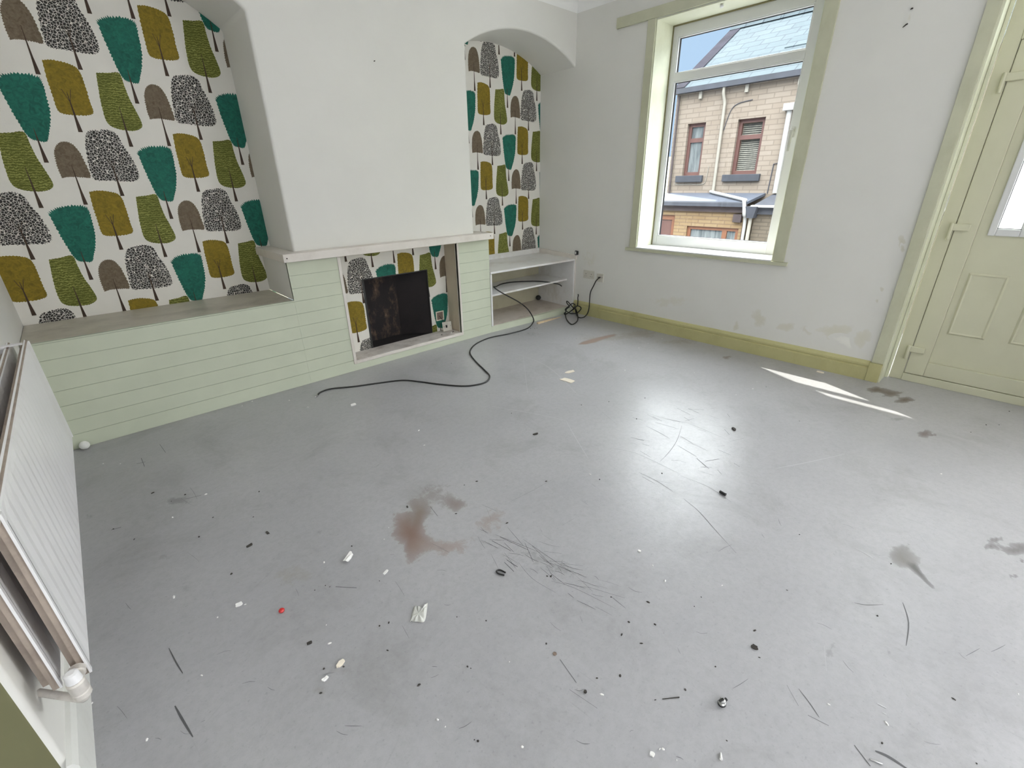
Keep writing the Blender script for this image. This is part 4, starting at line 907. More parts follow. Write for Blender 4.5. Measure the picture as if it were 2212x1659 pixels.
mb = MB(); mb.hexa([(-0.022, -0.085, 0.585), (-0.002, -0.085, 0.585), (-0.002, DR - .017, 0.610), (-0.022, DR - .017, 0.610), (-0.022, -0.085, 0.630), (-0.002, -0.085, 0.630), (-0.002, DR - .017, 0.660), (-0.022, DR - .017, 0.660)])
mb.build('upstand', 'cream', su, bevel=0.002)
mb = MB(); mb.box(SX0 - .0008, SX0 + .018, -0.008, DR - .02, 0.062, 0.569); mb.build('side_panel', 'shelf_white', su, bevel=0.0015)
mb = MB(); mb.box(SX1 - .004, SX1 + .014, fy(SX1) + .002, DR - .02, 0.0, 0.571); mb.build('side_panel', 'shelf_white', su, bevel=0.0015)
mb = MB(); mb.box(SX1 + .0145, -0.003, fy(SX1) - .004, -0.05, 0.140, 0.584); mb.build('edge_strip', 'cream', su, bevel=0.0015)
mb = MB()
mb.hexa([(SX0 + .018, 0.006, 0.352), (SX1 - .004, 0.022, 0.350), (SX1 - .004, DR - .02, 0.352), (SX0 + .018, DR - .02, 0.352),
         (SX0 + .018, 0.006, 0.369), (SX1 - .004, 0.022, 0.367), (SX1 - .004, DR - .02, 0.369), (SX0 + .018, DR - .02, 0.369)])
mb.build('shelf', 'shelf_white', su, bevel=0.0015)
mb = MB()
mb.hexa([(SX0 + .018, 0.004, 0.050), (SX1 - .004, 0.004, 0.046), (SX1 - .004, DR - .02, 0.050), (SX0 + .018, DR - .02, 0.050),
         (SX0 + .018, 0.004, 0.065), (SX1 - .004, 0.004, 0.060), (SX1 - .004, DR - .02, 0.066), (SX0 + .018, DR - .02, 0.066)])
mb.build('bottom_board', 'shelf_brown', su, bevel=0.0015)
mb = MB(); mb.hexa([(PR + .001, 0.0, 0.0), (SX1 - .006, -0.060, 0.0), (SX1 - .006, -0.045, 0.0), (PR + .001, 0.016, 0.0), (PR + .001, 0.0, 0.062), (SX1 - .006, -0.060, 0.058), (SX1 - .006, 0.003, 0.058), (PR + .001, 0.016, 0.062)])
mb.build('plinth', 'cladding', su)
mb = MB(); mb.box(SX0 + .018, SX1 - .004, DR - .02, DR - .006, 0.066, 0.60); mb.build('back_panel', 'shelf_back', su)

mb = MB(); mb.lathe([(0.004, -0.030), (0.020, -0.024), (0.030, -0.008), (0.032, 0.0), (0.030, 0.010), (0.018, 0.025), (0.004, 0.030)], (-0.075, 0.425, 0.097), 'z', 18)
tag(mb.build('ball', 'black', smooth=60), 'small black ball in the dark back corner of the lowest shelf', 'ball')
cl = empty('cable_clip', (-0.02, -0.085, 0.630))
tag(cl, 'small black plastic clip on the front corner of the alcove shelf', 'clip')
mb = MB(); mb.box(-0.022, -0.004, -0.088, -0.066, 0.630, 0.676); mb.build('body', 'black', cl, bevel=0.002)
mb = MB(); mb.box(-0.021, -0.005, -0.104, -0.0885, 0.634, 0.674); mb.build('cap', 'black', cl, bevel=0.002)
mb = MB(); mb.box(-0.0235, -0.0222, -0.086, -0.074, 0.640, 0.668); mb.build('sticker', 'white_bit', cl)

# ------------------------------------------------------------------ baseboards
mb = MB()
prof = [(0.0, 0.0), (-0.030, 0.0), (-0.030, 0.090), (-0.019, 0.096), (-0.019, 0.104), (-0.025, 0.108), (-0.023, 0.120), (-0.010, 0.136), (0.0, 0.140)]
mb.prism(prof, 'y', DY1 + .075, -0.075)
structure(mb.build('baseboard_right', 'skirting'), 'sage painted baseboard under the window', 'baseboard')
mb = MB()
prof = [(XL, 0.0), (XL + 0.018, 0.0), (XL + 0.018, 0.120), (XL + 0.010, 0.134), (XL, 0.136)]
mb.prism(prof, 'y', -2.19, 0.0)
structure(mb.build('baseboard_left', 'white_gloss'), 'pale painted baseboard under the radiator', 'baseboard')

# ------------------------------------------------------------------ window
wt = empty('trim_1', (0, (WY0 + WY1) / 2, 0.75)); structure(wt, 'sage painted architrave and sill round the window', 'window trim')
mb = MB(); mb.box(-0.018, -0.0005, WY1 + .001, WY1 + .075, WZ0 + .001, 2.5495); mb.build('architrave', 'sage_trim', wt, bevel=0.002)
mb = MB(); mb.box(-0.018, -0.0005, WY0 - .085, WY0 - .001, WZ0 + .001, 2.5495); mb.build('architrave', 'sage_trim', wt, bevel=0.002)
mb = MB(); mb.box(-0.020, -0.0005, -2.23, -0.430, 2.550, 2.626); mb.build('head_batten', 'sage_trim', wt, bevel=0.002)
mb = MB(); mb.box(-0.030, -0.0005, WY0 - .115, WY1 + .112, 0.736, WZ0); mb.build('apron', 'sage_trim', wt, bevel=0.002)
mb = MB(); mb.box(-0.030, 0.249, WY0 + .004, WY1 - .004, WZ0 - .001, WZ0 + .010); mb.build('sill_board', 'upvc', wt, bevel=0.003)
mb = MB(); mb.box(-0.004, 0.249, WY1 - .006, WY1 - .0005, WZ0 + .011, WZ1); mb.build('lining', 'lining', wt)
mb = MB(); mb.box(-0.004, 0.249, WY0 + .0005, WY0 + .006, WZ0 + .011, WZ1); mb.build('lining', 'lining', wt)
mb = MB(); mb.box(-0.004, 0.249, WY0 + .006, WY1 - .006, WZ1 - .008, WZ1 - .001); mb.build('lining', 'lining', wt)
mb = MB(); mb.box(0.238, 0.2515, WY1 - .012, WY1 - .0065, WZ0 + .011, WZ1 - .0085); mb.build('shade_strip', 'gap_shade', wt)  # thin strips coloured as the shadow between lining and frame
mb = MB(); mb.box(0.236, 0.2515, WY0 + .0065, WY1 - .0125, WZ1 - .016, WZ1 - .0085); mb.build('shade_strip', 'gap_shade', wt)
mb = MB(); mb.lathe([(0.006, 0.0), (0.014, -0.004), (0.014, -0.016), (0.006, -0.022)], (0.05, -1.32, WZ1 - .008), 'z', 14); mb.build('blind_hook', 'upvc', wt, smooth=40)

win = empty('window_1', (0.29, -1.42, WZ0)); structure(win, 'white framed window with a fixed top light and a terraced house beyond', 'window')
GY0, GY1 = -1.884, -0.877
GZ = ((0.866, 2.127), (2.200, 2.447))
def frame_box(mb, y0, y1, z0, z1, x0, x1, wy0, wy1, wz0, wz1):
    mb.box(x0, x1, y0, y0 + wy0, z0, z1); mb.box(x0, x1, y1 - wy1, y1, z0, z1)
    mb.box(x0, x1, y0 + wy0, y1 - wy1, z0, z0 + wz0); mb.box(x0, x1, y0 + wy0, y1 - wy1, z1 - wz1, z1)
mb = MB()
X0, X1 = 0.252, 0.298
mb.box(X0, X1, GY1 + .008, WY1 - .001, WZ0, WZ1); mb.box(X0, X1, WY0 + .001, GY0 - .008, WZ0, WZ1)
mb.box(X0, X1, GY0 - .008, GY1 + .008, WZ0, GZ[0][0] - .008); mb.box(X0, X1, GY0 - .008, GY1 + .008, GZ[1][1] + .008, WZ1)
mb.box(X0, X1, GY0 - .008, GY1 + .008, GZ[0][1] + .008, GZ[1][0] - .008)
fr = mb.build('window_frame', 'upvc', win, bevel=0.003, weld=False)
for (z0, z1) in GZ:
    mb = MB(); frame_box(mb, GY0 - .008, GY1 + .008, z0 - .008, z1 + .008, 0.258, 0.288, .009, .009, .009, .009); mb.build('glazing_bead', 'upvc', fr, bevel=0.002, weld=False)
    mb = MB(); frame_box(mb, GY0 - .001, GY1 + .001, z0 - .001, z1 + .001, 0.278, 0.2865, .005, .011, .005, .007); mb.build('gasket', 'gasket', fr, weld=False)
    mb = MB(); mb.box(0.287, 0.291, GY0, GY1, z0, z1); mb.build('pane', 'glass', win)
hd = MB(); hd.box(0.240, 0.2515, -1.932, -1.902, 1.635, 1.705); h = hd.build('handle', 'handle', win, bevel=0.004)
mb = MB(); mb.tube([(0.241, -1.917, 1.675), (0.215, -1.917, 1.675)], 0.010, 12); mb.build('spindle', 'handle', h, smooth=40)
mb = MB(); mb.hexa([(0.206, -1.925, 1.54), (0.218, -1.925, 1.54), (0.218, -1.909, 1.54), (0.206, -1.909, 1.54), (0.204, -1.928, 1.685), (0.220, -1.928, 1.685), (0.220, -1.906, 1.685), (0.204, -1.906, 1.685)]); mb.build('lever', 'handle', h, bevel=0.003)

# ------------------------------------------------------------------ door
dt = empty('trim_2', (0, DY1, 0)); structure(dt, 'sage painted architrave and deep cream lining of the outside door', 'door trim')
mb = MB(); mb.box(-0.020, -0.0005, DY1, DY1 + .066, 0.136, DZ1 + .07); mb.build('architrave', 'sage_trim', dt, bevel=0.002)
mb = MB(); mb.box(-0.034, -0.0005, DY1, DY1 + .074, 0.0, 0.135); mb.build('plinth_block', 'skirting', dt, bevel=0.002)
mb = MB(); mb.box(-0.020, -0.0005, DY0 - .066, DY0, 0.0, DZ1 + .07); mb.build('architrave', 'sage_trim', dt, bevel=0.002)
mb = MB(); mb.box(-0.020, -0.0005, DY0 + .001, DY1 - .001, DZ1 + .001, DZ1 + .07); mb.build('architrave', 'sage_trim', dt, bevel=0.002)
mb = MB(); mb.box(-0.010, 0.168, DY1 - .010, DY1 - .0005, 0.0, DZ1); mb.build('lining', 'lining', dt)
mb = MB(); mb.box(0.145, 0.168, DY1 - .030, DY1 - .011, 0.0, DZ1); mb.build('stop_bead', 'lining', dt, bevel=0.003)
mb = MB(); mb.box(-0.010, 0.168, DY0 + .0005, DY0 + .010, 0.0, DZ1); mb.build('lining', 'lining', dt)
mb = MB(); mb.box(-0.010, 0.168, DY0 + .010, DY1 - .010, DZ1 - .010, DZ1 - .0005); mb.build('lining', 'lining', dt)

dr = empty('door_1', (0.2, -3.4, 0)); structure(dr, 'aged cream panelled outside door with two obscured glass lights', 'door')
mb = MB()
mb.box(0.170, 0.245, -3.010, DY1 - .031, 0.0, DZ1 - .001); mb.box(0.170, 0.245, DY0 + .001, DY0 + .075, 0.0, DZ1 - .001)
mb.box(0.170, 0.245, DY0 + .075, -3.010, DZ1 - .07, DZ1 - .001); mb.box(0.166, 0.245, DY0 + .075, -3.010, 2.030, 2.100); mb.box(0.162, 0.245, DY0 + .075, -3.010, 0.0, 0.054)
mb.build('frame', 'door', dr, bevel=0.003, weld=False)
LY0, LY1 = DY0 + .079, -3.014
LZ1 = 2.026
mb = MB(); frame_box(mb, LY0, LY1, 0.058, LZ1, 0.166, 0.236, .105, .105, .100, .105); leaf = mb.build('leaf_frame', 'door', dr, bevel=0.004, weld=False)
A0, A1 = -3.203, -3.306          # glass light beside the hinges
B0, B1 = -3.470, -3.573
G0, G1 = 1.050, 1.830
py0, py1, pz0, pz1 = LY0 + .106, LY1 - .106, 0.159, LZ1 - .106
mb = MB()
def bars(mb, x0, x1):
    mb.box(x0, x1, A0, py1, pz0, pz1); mb.box(x0, x1, B0, A1, pz0, pz1); mb.box(x0, x1, py0, B1, pz0, pz1)
    for (a, b) in ((A1, A0), (B1, B0)):
        mb.box(x0, x1, a, b, pz0, G0); mb.box(x0, x1, a, b, G1, pz1)
bars(mb, 0.184, 0.212)
pan = mb.build('door_panel', 'door', dr)
for (a, b) in ((-3.340, -3.156), (-3.633, -3.449)):
    mb = MB()
    def ring(i, x): return [(x, a + i, 0.372 + i), (x, b - i, 0.372 + i), (x, b - i, 0.780 - i), (x, a + i, 0.780 - i)]
    rings = [ring(0.0, 0.1838), ring(0.010, 0.174), ring(0.018, 0.1785), ring(0.034, 0.1785)]
    v = [p for r in rings for p in r]
    fs = [(4 * k + i, 4 * k + (i + 1) % 4, 4 * k + 4 + (i + 1) % 4, 4 * k + 4 + i) for k in range(3) for i in range(4)] + [(12, 13, 14, 15)]
    mb.add(v, fs); mb.build('raised_panel', 'door', pan)
for (b, a) in ((A0, A1), (B0, B1)):
    mb = MB(); frame_box(mb, a - .034, b + .034, G0 - .042, G1 + .04, 0.170, 0.1845, .034, .034, .042, .04); mb.build('glazing_bead', 'upvc', pan, bevel=0.006, seg=3, weld=False)
    mb = MB(); frame_box(mb, a - .001, b + .001, G0 - .001, G1 + .001, 0.180, 0.190, .004, .004, .004, .004); mb.build('gasket', 'gasket', pan, weld=False)
    mb = MB(); mb.box(0.192, 0.198, a, b, G0, G1); mb.build('pane', 'obscure', dr)
mb = MB(); mb.box(0.195, 0.201, DY0 + .076, -3.011, 2.101, DZ1 - .071); mb.build('fanlight_pane', 'glass', dr)
mb = MB(); frame_box(mb, DY0 + .076, -3.011, 2.101, DZ1 - .071, 0.176, 0.194, .016, .016, .016, .016); mb.build('glazing_bead', 'upvc', dr, bevel=0.003, weld=False)
for z in (0.215, 1.030, 1.832):
    mb = MB(); mb.box(0.150, 0.1655, -3.085, -3.000, z, z + .042); h = mb.build('hinge', 'door', dr, bevel=0.006, seg=3)
    mb = MB(); mb.lathe([(0.009, -0.055), (0.010, -0.053), (0.010, 0.042), (0.008, 0.045)], (0.156, -2.996, z), 'z', 12); mb.build('knuckle', 'door', h, smooth=40)

# ------------------------------------------------------------------ radiator
rad = empty('radiator', (-4.25, -1.37, 0.31))
tag(rad, 'long white double panel radiator on the left wall', 'radiator')
RY0, RY1, RZ0, RZ1 = -2.140, -0.600, 0.310, 0.785
XF, XBK = -4.220, -4.272
def panel(x, name, mat):
    mb = MB()
    # fluted front: vertical channels
    n = 46; pts = []
    yy0, yy1 = RY0 + .012, RY1 - .012
    for i in range(n + 1):
        y = yy0 + (yy1 - yy0) * i / n
        d = 0.0022 if i % 2 else 0.0
        pts.append((y, x - d))
    v = []
    for (z, off) in ((RZ0, -0.014), (RZ0 + .006, -0.003), (RZ0 + .020, 0.0), (RZ1 - .034, 0.0), (RZ1 - .012, -0.003), (RZ1, -0.014)):
        flat = z in (RZ0, RZ1) or off == -0.003
        for (y, xx) in pts:
            v.append(((x if flat else xx) + off, y, z))
    m = n + 1; fs = []
    for r in range(5):
        for i in range(n):
            fs.append((r * m + i, r * m + i + 1, (r + 1) * m + i + 1, (r + 1) * m + i))
    mb.add(v, fs)
    mb.box(x - .017, x - .006, RY0 + .003, RY1 - .003, RZ0 + .001, RZ1 - .004, 1)
    for y0, y1 in ((RY0, RY0 + .012), (RY1 - .012, RY1)):
        mb.box(x - .0055, x - .0008, y0 if y0 == RY0 else y0 - .002, y1 + .002 if y0 == RY0 else y1, RZ0 + .002, RZ1 - .010)
    mb.box(x - .030, x - .016, RY0 + .014, RY1 - .02, RZ0 + .015, RZ1 - .02, 1)
    return mb.build(name, [mat, 'rad_inner'], rad, weld=False)
panel(XF, 'front_panel', 'radiator')
panel(XBK, 'back_panel', 'radiator')
for y in (RY1 - .10, RY0 + .25):
    mb = MB(); mb.box(XBK - .014, XF - .014, y - .012, y + .012, RZ1 + .0015, RZ1 + .006); mb.box(XL + .001, XBK - .014, y - .015, y + .015, RZ1 - .03, RZ1 + .006); mb.build('bracket', 'radiator', rad, weld=False)
mb = MB(); mb.tube([(XF - .018, RY0 + .02, RZ1 - .022), (XF - .018, RY0 - .014, RZ1 - .022)], 0.012, 14); o = mb.build('vent_plug', 'valve', rad, smooth=40)
mb = MB(); mb.tube([(XF - .018, RY0 - .0141, RZ1 - .022), (XF - .018, RY0 - .0155, RZ1 - .022)], 0.007, 12); mb.build('vent_key', 'brown_bit', o)
val = MB()
vx, vz = XF - .020, RZ0 + .030
val.lathe([(0.013, 0.0), (0.013, 0.022), (0.016, 0.024), (0.016, 0.040), (0.012, 0.042)], (vx, RY0 - .040, vz), 'y', 14)
v_o = val.build('valve', 'valve', rad, smooth=35)
mb = MB(); mb.lathe([(0.014, -0.034), (0.017, -0.030), (0.017, -0.018), (0.015, -0.016), (0.017, -0.012), (0.017, 0.012), (0.014, 0.016)], (vx, RY0 - .052, vz), 'z', 14); mb.build('valve_body', 'valve', v_o, smooth=35)
mb = MB(); mb.lathe([(0.010, 0.016), (0.015, 0.018), (0.013, 0.040), (0.008, 0.043)], (vx, RY0 - .052, vz), 'z', 12); mb.build('valve_cap', 'radiator', v_o, smooth=30)
mb = MB(); mb.tube(smooth_path([(vx, RY0 - .052, vz - .030), (vx - .004, RY0 - .046, vz - .048), (vx - .030, RY0 - .010, vz - .056), (XL + .0005, RY0 + .050, vz - .052)], 5), 0.0085, 10); mb.build('pipe', 'valve', rad, smooth=60)

# ------------------------------------------------------------------ sockets on the window wall
def wall_plate(name, label, y0, y1, z0, z1):
    e = empty(name, (0, (y0 + y1) / 2, z0)); tag(e, label, 'socket')
    mb = MB(); mb.box(-0.010, -0.0007, y0, y1, z0, z1); mb.build('face_plate', 'socket', e, bevel=0.003)
    return e
ds = wall_plate('double_socket', 'white double power socket beside the alcove shelf unit', -0.331, -0.186, 0.400, 0.486)
for yc in (-0.222, -0.295):
    for (dy, dz, hy, hz) in ((0, 0.012, .0035, .008), (-0.011, -0.012, .007, .003), (0.011, -0.012, .007, .003)):
        mb = MB(); mb.box(-0.0106, -0.0101, yc + dy - hy / 2 - .001, yc + dy + hy / 2 + .001, 0.437 + dz - hz / 2, 0.437 + dz + hz / 2); mb.build('pin_slot', 'dark_bit', ds)
for yc in (-0.243, -0.274):
    mb = MB(); mb.box(-0.0135, -0.0101, yc - .006, yc + .006, 0.456, 0.478); mb.build('rocker_switch', 'socket', ds, bevel=0.0015)
asck = wall_plate('aerial_socket', 'white single aerial plate with a black cable plugged in', -0.452, -0.366, 0.384, 0.470)
mb = MB(); mb.lathe([(0.008, -0.030), (0.009, -0.028), (0.009, -0.0101)], (0, -0.409, 0.431), 'x', 12); mb.build('outlet', 'black', asck, smooth=40)
for yc in (-0.384, -0.436):
    mb = MB(); mb.lathe([(0.004, -0.0112), (0.004, -0.0101)], (0, yc, 0.431), 'x', 10); mb.build('screw', 'dark_bit', asck)

# ------------------------------------------------------------------ cables
k = empty('aerial_cable', (-0.2, -0.2, 0)); tag(k, 'black cable from the wall plate coiled in a tangle in the corner', 'cable')
mb = MB(); mb.tube(smooth_path(CABLE_COIL, 6), 0.0056, 8); mb.build('sheath', 'cable', k, smooth=80)
e = Vector(CABLE_COIL[-1])
mb = MB(); mb.tube([e, e + Vector((0, 0.004, 0.018))], 0.0058, 8); mb.build('plug', 'black', k, smooth=50)
k = empty('coaxial_cable', (-2.0, -0.6, 0)); tag(k, 'long black cable trailing from the shelf across the floor past the hearth', 'cable')
mb = MB(); mb.tube(smooth_path(CABLE_LONG, 6), 0.0060, 8); mb.build('sheath', 'cable', k, smooth=80)
e0, e1 = Vector(CABLE_LONG[-2]), Vector(CABLE_LONG[-1]); d = (e1 - e0).normalized()
mb = MB(); mb.tube([e1, e1 + d * .006, e1 + d * .0065, e1 + d * .028], [0.0062, 0.0062, 0.0085, 0.0085], 10); mb.build('connector', 'steel', k, smooth=30)
mb = MB(); mb.tube([e1 + d * .028, e1 + d * .034], 0.0055, 10); mb.build('connector_tip', 'white_bit', k, smooth=30)

# ------------------------------------------------------------------ small things lying about
def pos(n):
    p = DEBRIS[n]
    return Vector((sum(q[0] for q in p) / len(p), sum(q[1] for q in p) / len(p), 0)), Vector((p[-1][0] - p[0][0], p[-1][1] - p[0][1], 0))
def chip(name, n, label, cat, mat, length, width, thick, seed=0, tilt=0.0, curl=0.0, parent=None):
    """an irregular flat flake with thickness, along the direction the photo shows"""
    c, d = pos(n)
    d = d.normalized() if d.length > 1e-6 else Vector((1, 0, 0))
    s = Vector((-d.y, d.x, 0)); rnd = random.Random(seed)
    K = 12; mb = MB(); lo = []; hi = []
    for k in range(K):
        a = 2 * PI * k / K
        rr = rnd.uniform(0.75, 1.08)
        ca, sa = math.copysign(abs(math.cos(a)) ** .6, math.cos(a)), math.copysign(abs(math.sin(a)) ** .6, math.sin(a))
        q = c + d * (ca * length / 2 * rr) + s * (sa * width / 2 * rr)
        h = 0.0006 + max(0, sa) * tilt + curl * (ca * ca)
        lo.append((q.x, q.y, h)); hi.append((q.x, q.y, h + thick))
    mb.add(lo + hi, [tuple(range(K))[::-1], tuple(range(K, 2 * K))] + [(i, (i + 1) % K, (i + 1) % K + K, i + K) for i in range(K)])
    groups = {'laminate_chip': 'laminate offcuts on the floor', 'plaster_chip': 'white chips on the floor', 'white_chip': 'white chips on the floor', 'dark_crumb': 'dark crumbs on the floor'}
    return tag(mb.build(name, mat), label, cat, groups.get(name))
chip('laminate_chip', 'lam1', 'larger of two cream laminate offcuts on the floor below the window', 'offcut', 'cream_bit', 0.125, 0.060, 0.0035, 3)
chip('laminate_chip', 'lam2', 'smaller broken cream laminate offcut behind the larger one', 'offcut', 'cream_bit', 0.092, 0.042, 0.003, 8)
chip('paper_strip', 'paper_strip', 'curled white paper strip lying near the brown floor stain', 'paper scrap', 'white_bit', 0.056, 0.020, 0.0015, 5, 0.006, 0.010)
chip('plaster_chip', 'chip_white_b', 'white oblong chip on the floor right of the curled paper strip', 'chip', 'white_bit', 0.024, 0.011, 0.004, 6)
chip('plaster_chip', 'chip_white_c', 'white folded chip on the floor left of the red bit', 'chip', 'white_bit', 0.026, 0.014, 0.005, 7, 0.003)
chip('plaster_crumb', 'crumb_plaster', 'broken pinkish cream crumb of plaster in the near left floor', 'chip', 'cream_bit', 0.030, 0.015, 0.005, 9, 0.003)
chip('paper_curl', 'curl', 'small white curl of paint below the broken cream crumb', 'chip', 'white_bit', 0.020, 0.009, 0.004, 10, 0.004, 0.004)
chip('skirting_chip', 'chipb', 'cream sliver of paint lying against the baseboard near the door', 'chip', 'cream_bit', 0.055, 0.020, 0.004, 11, 0.004)
chip('plaster_chip', 'chipfire', 'white chip with a dark edge near the end of the trailing cable', 'chip', 'white_bit', 0.038, 0.022, 0.006, 12, 0.004)
chip('white_chip', 'crumbw', 'white rounded crumb at the very front of the floor', 'chip', 'white_bit', 0.014, 0.011, 0.005, 13)
chip('white_chip', 'whitec', 'tiny white chip with a dark edge where the floor shines', 'chip', 'white_bit', 0.013, 0.009, 0.004, 14)
chip('dark_crumb', 'dark1', 'dark crumb with a pale edge on the bright right floor', 'crumb', 'dark_bit', 0.020, 0.012, 0.004, 15, 0.004)
chip('dark_crumb', 'dark2', 'flat dark oval crumb above the broken cream crumb', 'crumb', 'dark_bit', 0.018, 0.011, 0.004, 16)
chip('dark_crumb', 'dark3', 'dark crumb with a smear in the middle of the left floor', 'crumb', 'dark_bit', 0.026, 0.012, 0.005, 17)
chip('dark_crumb', 'dark4', 'small black flake left of the brown floor stain', 'crumb', 'dark_bit', 0.024, 0.010, 0.003, 18)
chip('black_stub', 'stub', 'short black rubber scrap in the middle of the far floor', 'scrap', 'dark_bit', 0.034, 0.014, 0.006, 19)
chip('black_bit', 'bit', 'small black bit lying right of the bright window reflection', 'scrap', 'dark_bit', 0.030, 0.018, 0.008, 20)
c, d = pos('red')
mb = MB(); mb.lathe([(0.003, 0.0005), (0.009, 0.002), (0.010, 0.006), (0.007, 0.010), (0.002, 0.011)], (c.x, c.y, 0), 'z', 9)
tag(mb.build('red_scrap', 'red', smooth=30), 'small bright red plastic scrap on the left floor', 'scrap')
# plastic film scrap
P = DEBRIS['plastic']; cx = sum(p[0] for p in P) / len(P); cy = sum(p[1] for p in P) / len(P)
mb = MB(); rnd = random.Random(2); ring_ = []
D = dense([(a - cx, b - cy) for a, b in P], 0.006)
v = [(cx, cy, 0.004)]; n = len(D)
for f, h in ((0.35, 0.005), (0.7, 0.012), (1.0, 0.0)):
    for i, (a, b) in enumerate(D):
        v.append((cx + a * f, cy + b * f, 0.0008 + h * (0.5 + 0.5 * math.sin(i * 0.9)) + (0.003 * (0.5 + 0.5 * math.sin(i * 0.5)) if f == 1 else 0)))
fs = [(0, 1 + i, 1 + (i + 1) % n) for i in range(n)] + [(1 + r * n + i, 1 + r * n + n + i, 1 + r * n + n + (i + 1) % n, 1 + r * n + (i + 1) % n) for r in range(2) for i in range(n)]
mb.add(v, fs); o = mb.build('plastic_scrap', 'film', smooth=70)
md = o.modifiers.new('solid', 'SOLIDIFY'); md.thickness = 0.0005
tag(o, 'crumpled cloudy plastic film scrap on the near floor', 'plastic scrap')
# black U shaped hook
c, d = pos('hook'); d = d.normalized(); s = Vector((-d.y, d.x, 0))
pts = [c + d * .018 + s * .007, c - d * .004 + s * .009, c - d * .014 + s * .004, c - d * .015 - s * .004, c - d * .004 - s * .009, c + d * .020 - s * .006]
mb = MB(); mb.tube(smooth_path([p + Vector((0, 0, .0035)) for p in pts], 5), 0.003, 8)
tag(mb.build('cable_tie_hook', 'black', smooth=60), 'black U shaped plastic hook on the floor by the scuff marks', 'hook')
c, d = pos('plug'); d = d.normalized()
wp = empty('wall_plug', (c.x, c.y, 0)); tag(wp, 'black plastic wall plug lying on the shiny floor', 'wall plug')
mb = MB(); mb.tube([c - d * .013 + Vector((0, 0, .0075)), c + d * .013 + Vector((0, 0, .0075))], 0.0065, 12); mb.build('body', 'black', wp, smooth=40)
mb = MB(); mb.tube([c + d * .0131 + Vector((0, 0, .0075)), c + d * .017 + Vector((0, 0, .0075))], 0.0072, 12); mb.build('collar', 'black', wp, smooth=40)
c, d = pos('screw')
sc_ = empty('cable_connector', (c.x, c.y, 0)); tag(sc_, 'shiny metal connector with a black nub standing on the near right floor', 'connector')
mb = MB(); mb.lathe([(0.008, 0.0004), (0.010, 0.003), (0.010, 0.011), (0.007, 0.014), (0.008, 0.021), (0.004, 0.024)], (c.x, c.y, 0), 'z', 12); mb.build('body', 'steel', sc_, smooth=35)
mb = MB(); mb.tube([c + Vector((.0105, -.002, .008)), c + Vector((.019, -.004, .010))], 0.0045, 8); mb.build('nub', 'black', sc_, smooth=40)
mb = MB(); mb.tube([c + Vector((-.010, .005, .0215)), c + Vector((.001, -.001, .0265))], 0.0034, 8); mb.build('clasp', 'black', sc_, smooth=40)
mb = MB(); mb.lathe([(0.0108, 0.004), (0.0112, 0.006), (0.0108, 0.008)], (c.x, c.y, 0), 'z', 12); mb.build('ring', 'black', sc_, smooth=35)
c, d = pos('cone'); d = d.normalized()
mb = MB(); mb.tube([c - d * .008 + Vector((0, 0, .0042)), c + d * .0085 + Vector((0, 0, .0030))], [0.0040, 0.0018], 10)
tag(mb.build('white_cone', 'white_bit', smooth=40), 'tiny white plastic cone at the front edge of the floor', 'scrap')
c, d = pos('pin'); d = d.normalized()
mb = MB(); mb.tube([c - d * .013 + Vector((0, 0, .0022)), c + d * .011 + Vector((0, 0, .0022)), c + d * .013 + Vector((0, 0, .0022))], [0.0019, 0.0019, 0.0008], 8)
tag(mb.build('metal_pin', 'steel', smooth=40), 'short shiny metal pin near the front right of the floor', 'pin')
c, d = pos('washer')
mb = MB(); mb.lathe([(0.0065, 0.0004), (0.0066, 0.0022), (0.0050, 0.0030)], (c.x, c.y, 0), 'z', 6)
tag(mb.build('brown_button', 'brown_bit'), 'flat brown six sided disc on the near floor', 'disc')
c, d = pos('nut')
mb = MB(); mb.lathe([(0.004, 0.0004), (0.005, 0.002), (0.0045, 0.007), (0.002, 0.008)], (c.x, c.y, 0), 'z', 6)
tag(mb.build('dark_nut', 'dark_bit'), 'dark little nut below the brown disc', 'nut')
c, d = pos('stick'); d = d.normalized()
mb = MB(); mb.tube([c - d * .025 + Vector((0, 0, .0018)), c + d * .025 + Vector((0, 0, .0018))], [0.0012, 0.0017], 6)
tag(mb.build('dark_stick', 'dark_bit', smooth=40), 'thin dark straight stick left of the metal connector', 'stick')
c, d = pos('ball'); c = Vector((-4.247, -0.030, 0))
mb = MB(); R = 0.024
mb.lathe([(0.002, 0.0004)] + [(R * math.sin(PI * k / 12), R - R * math.cos(PI * k / 12)) for k in range(1, 12)] + [(0.002, 2 * R)], (c.x, c.y, 0), 'z', 22)
tag(mb.build('white_ball', 'ball_white', smooth=80), 'small white ball on the floor between radiator and bench', 'ball')
# splintered strip of wood by the shelf plinth
a, b = DEBRIS['wood']
mb = MB()
A_, B_ = Vector((a[0], a[1], 0)), Vector((b[0], b[1], 0)); dd = (B_ - A_).normalized(); ss = Vector((-dd.y, dd.x, 0)) * 0.010
def wq(t, w, z): 
    c0 = A_ + (B_ - A_) * t
    return [tuple(c0 - ss * w + Vector((0, 0, z))), tuple(c0 + ss * w + Vector((0, 0, z)))]
secs = [(0, 1.2, .016), (.3, 1.1, .016), (.62, .8, .012), (.8, .35, .008), (1.0, .15, .004)]
v = []
for t, w, h in secs:
    v += wq(t, w, 0.0006) + wq(t, w, h)
fs = [(0, 1, 3, 2), (16, 18, 19, 17)]
for i in range(4):
    o_ = 4 * i
    fs += [(o_, o_ + 2, o_ + 6, o_ + 4), (o_ + 1, o_ + 5, o_ + 7, o_ + 3), (o_ + 2, o_ + 3, o_ + 7, o_ + 6), (o_, o_ + 4, o_ + 5, o_ + 1)]
mb.add(v, fs)
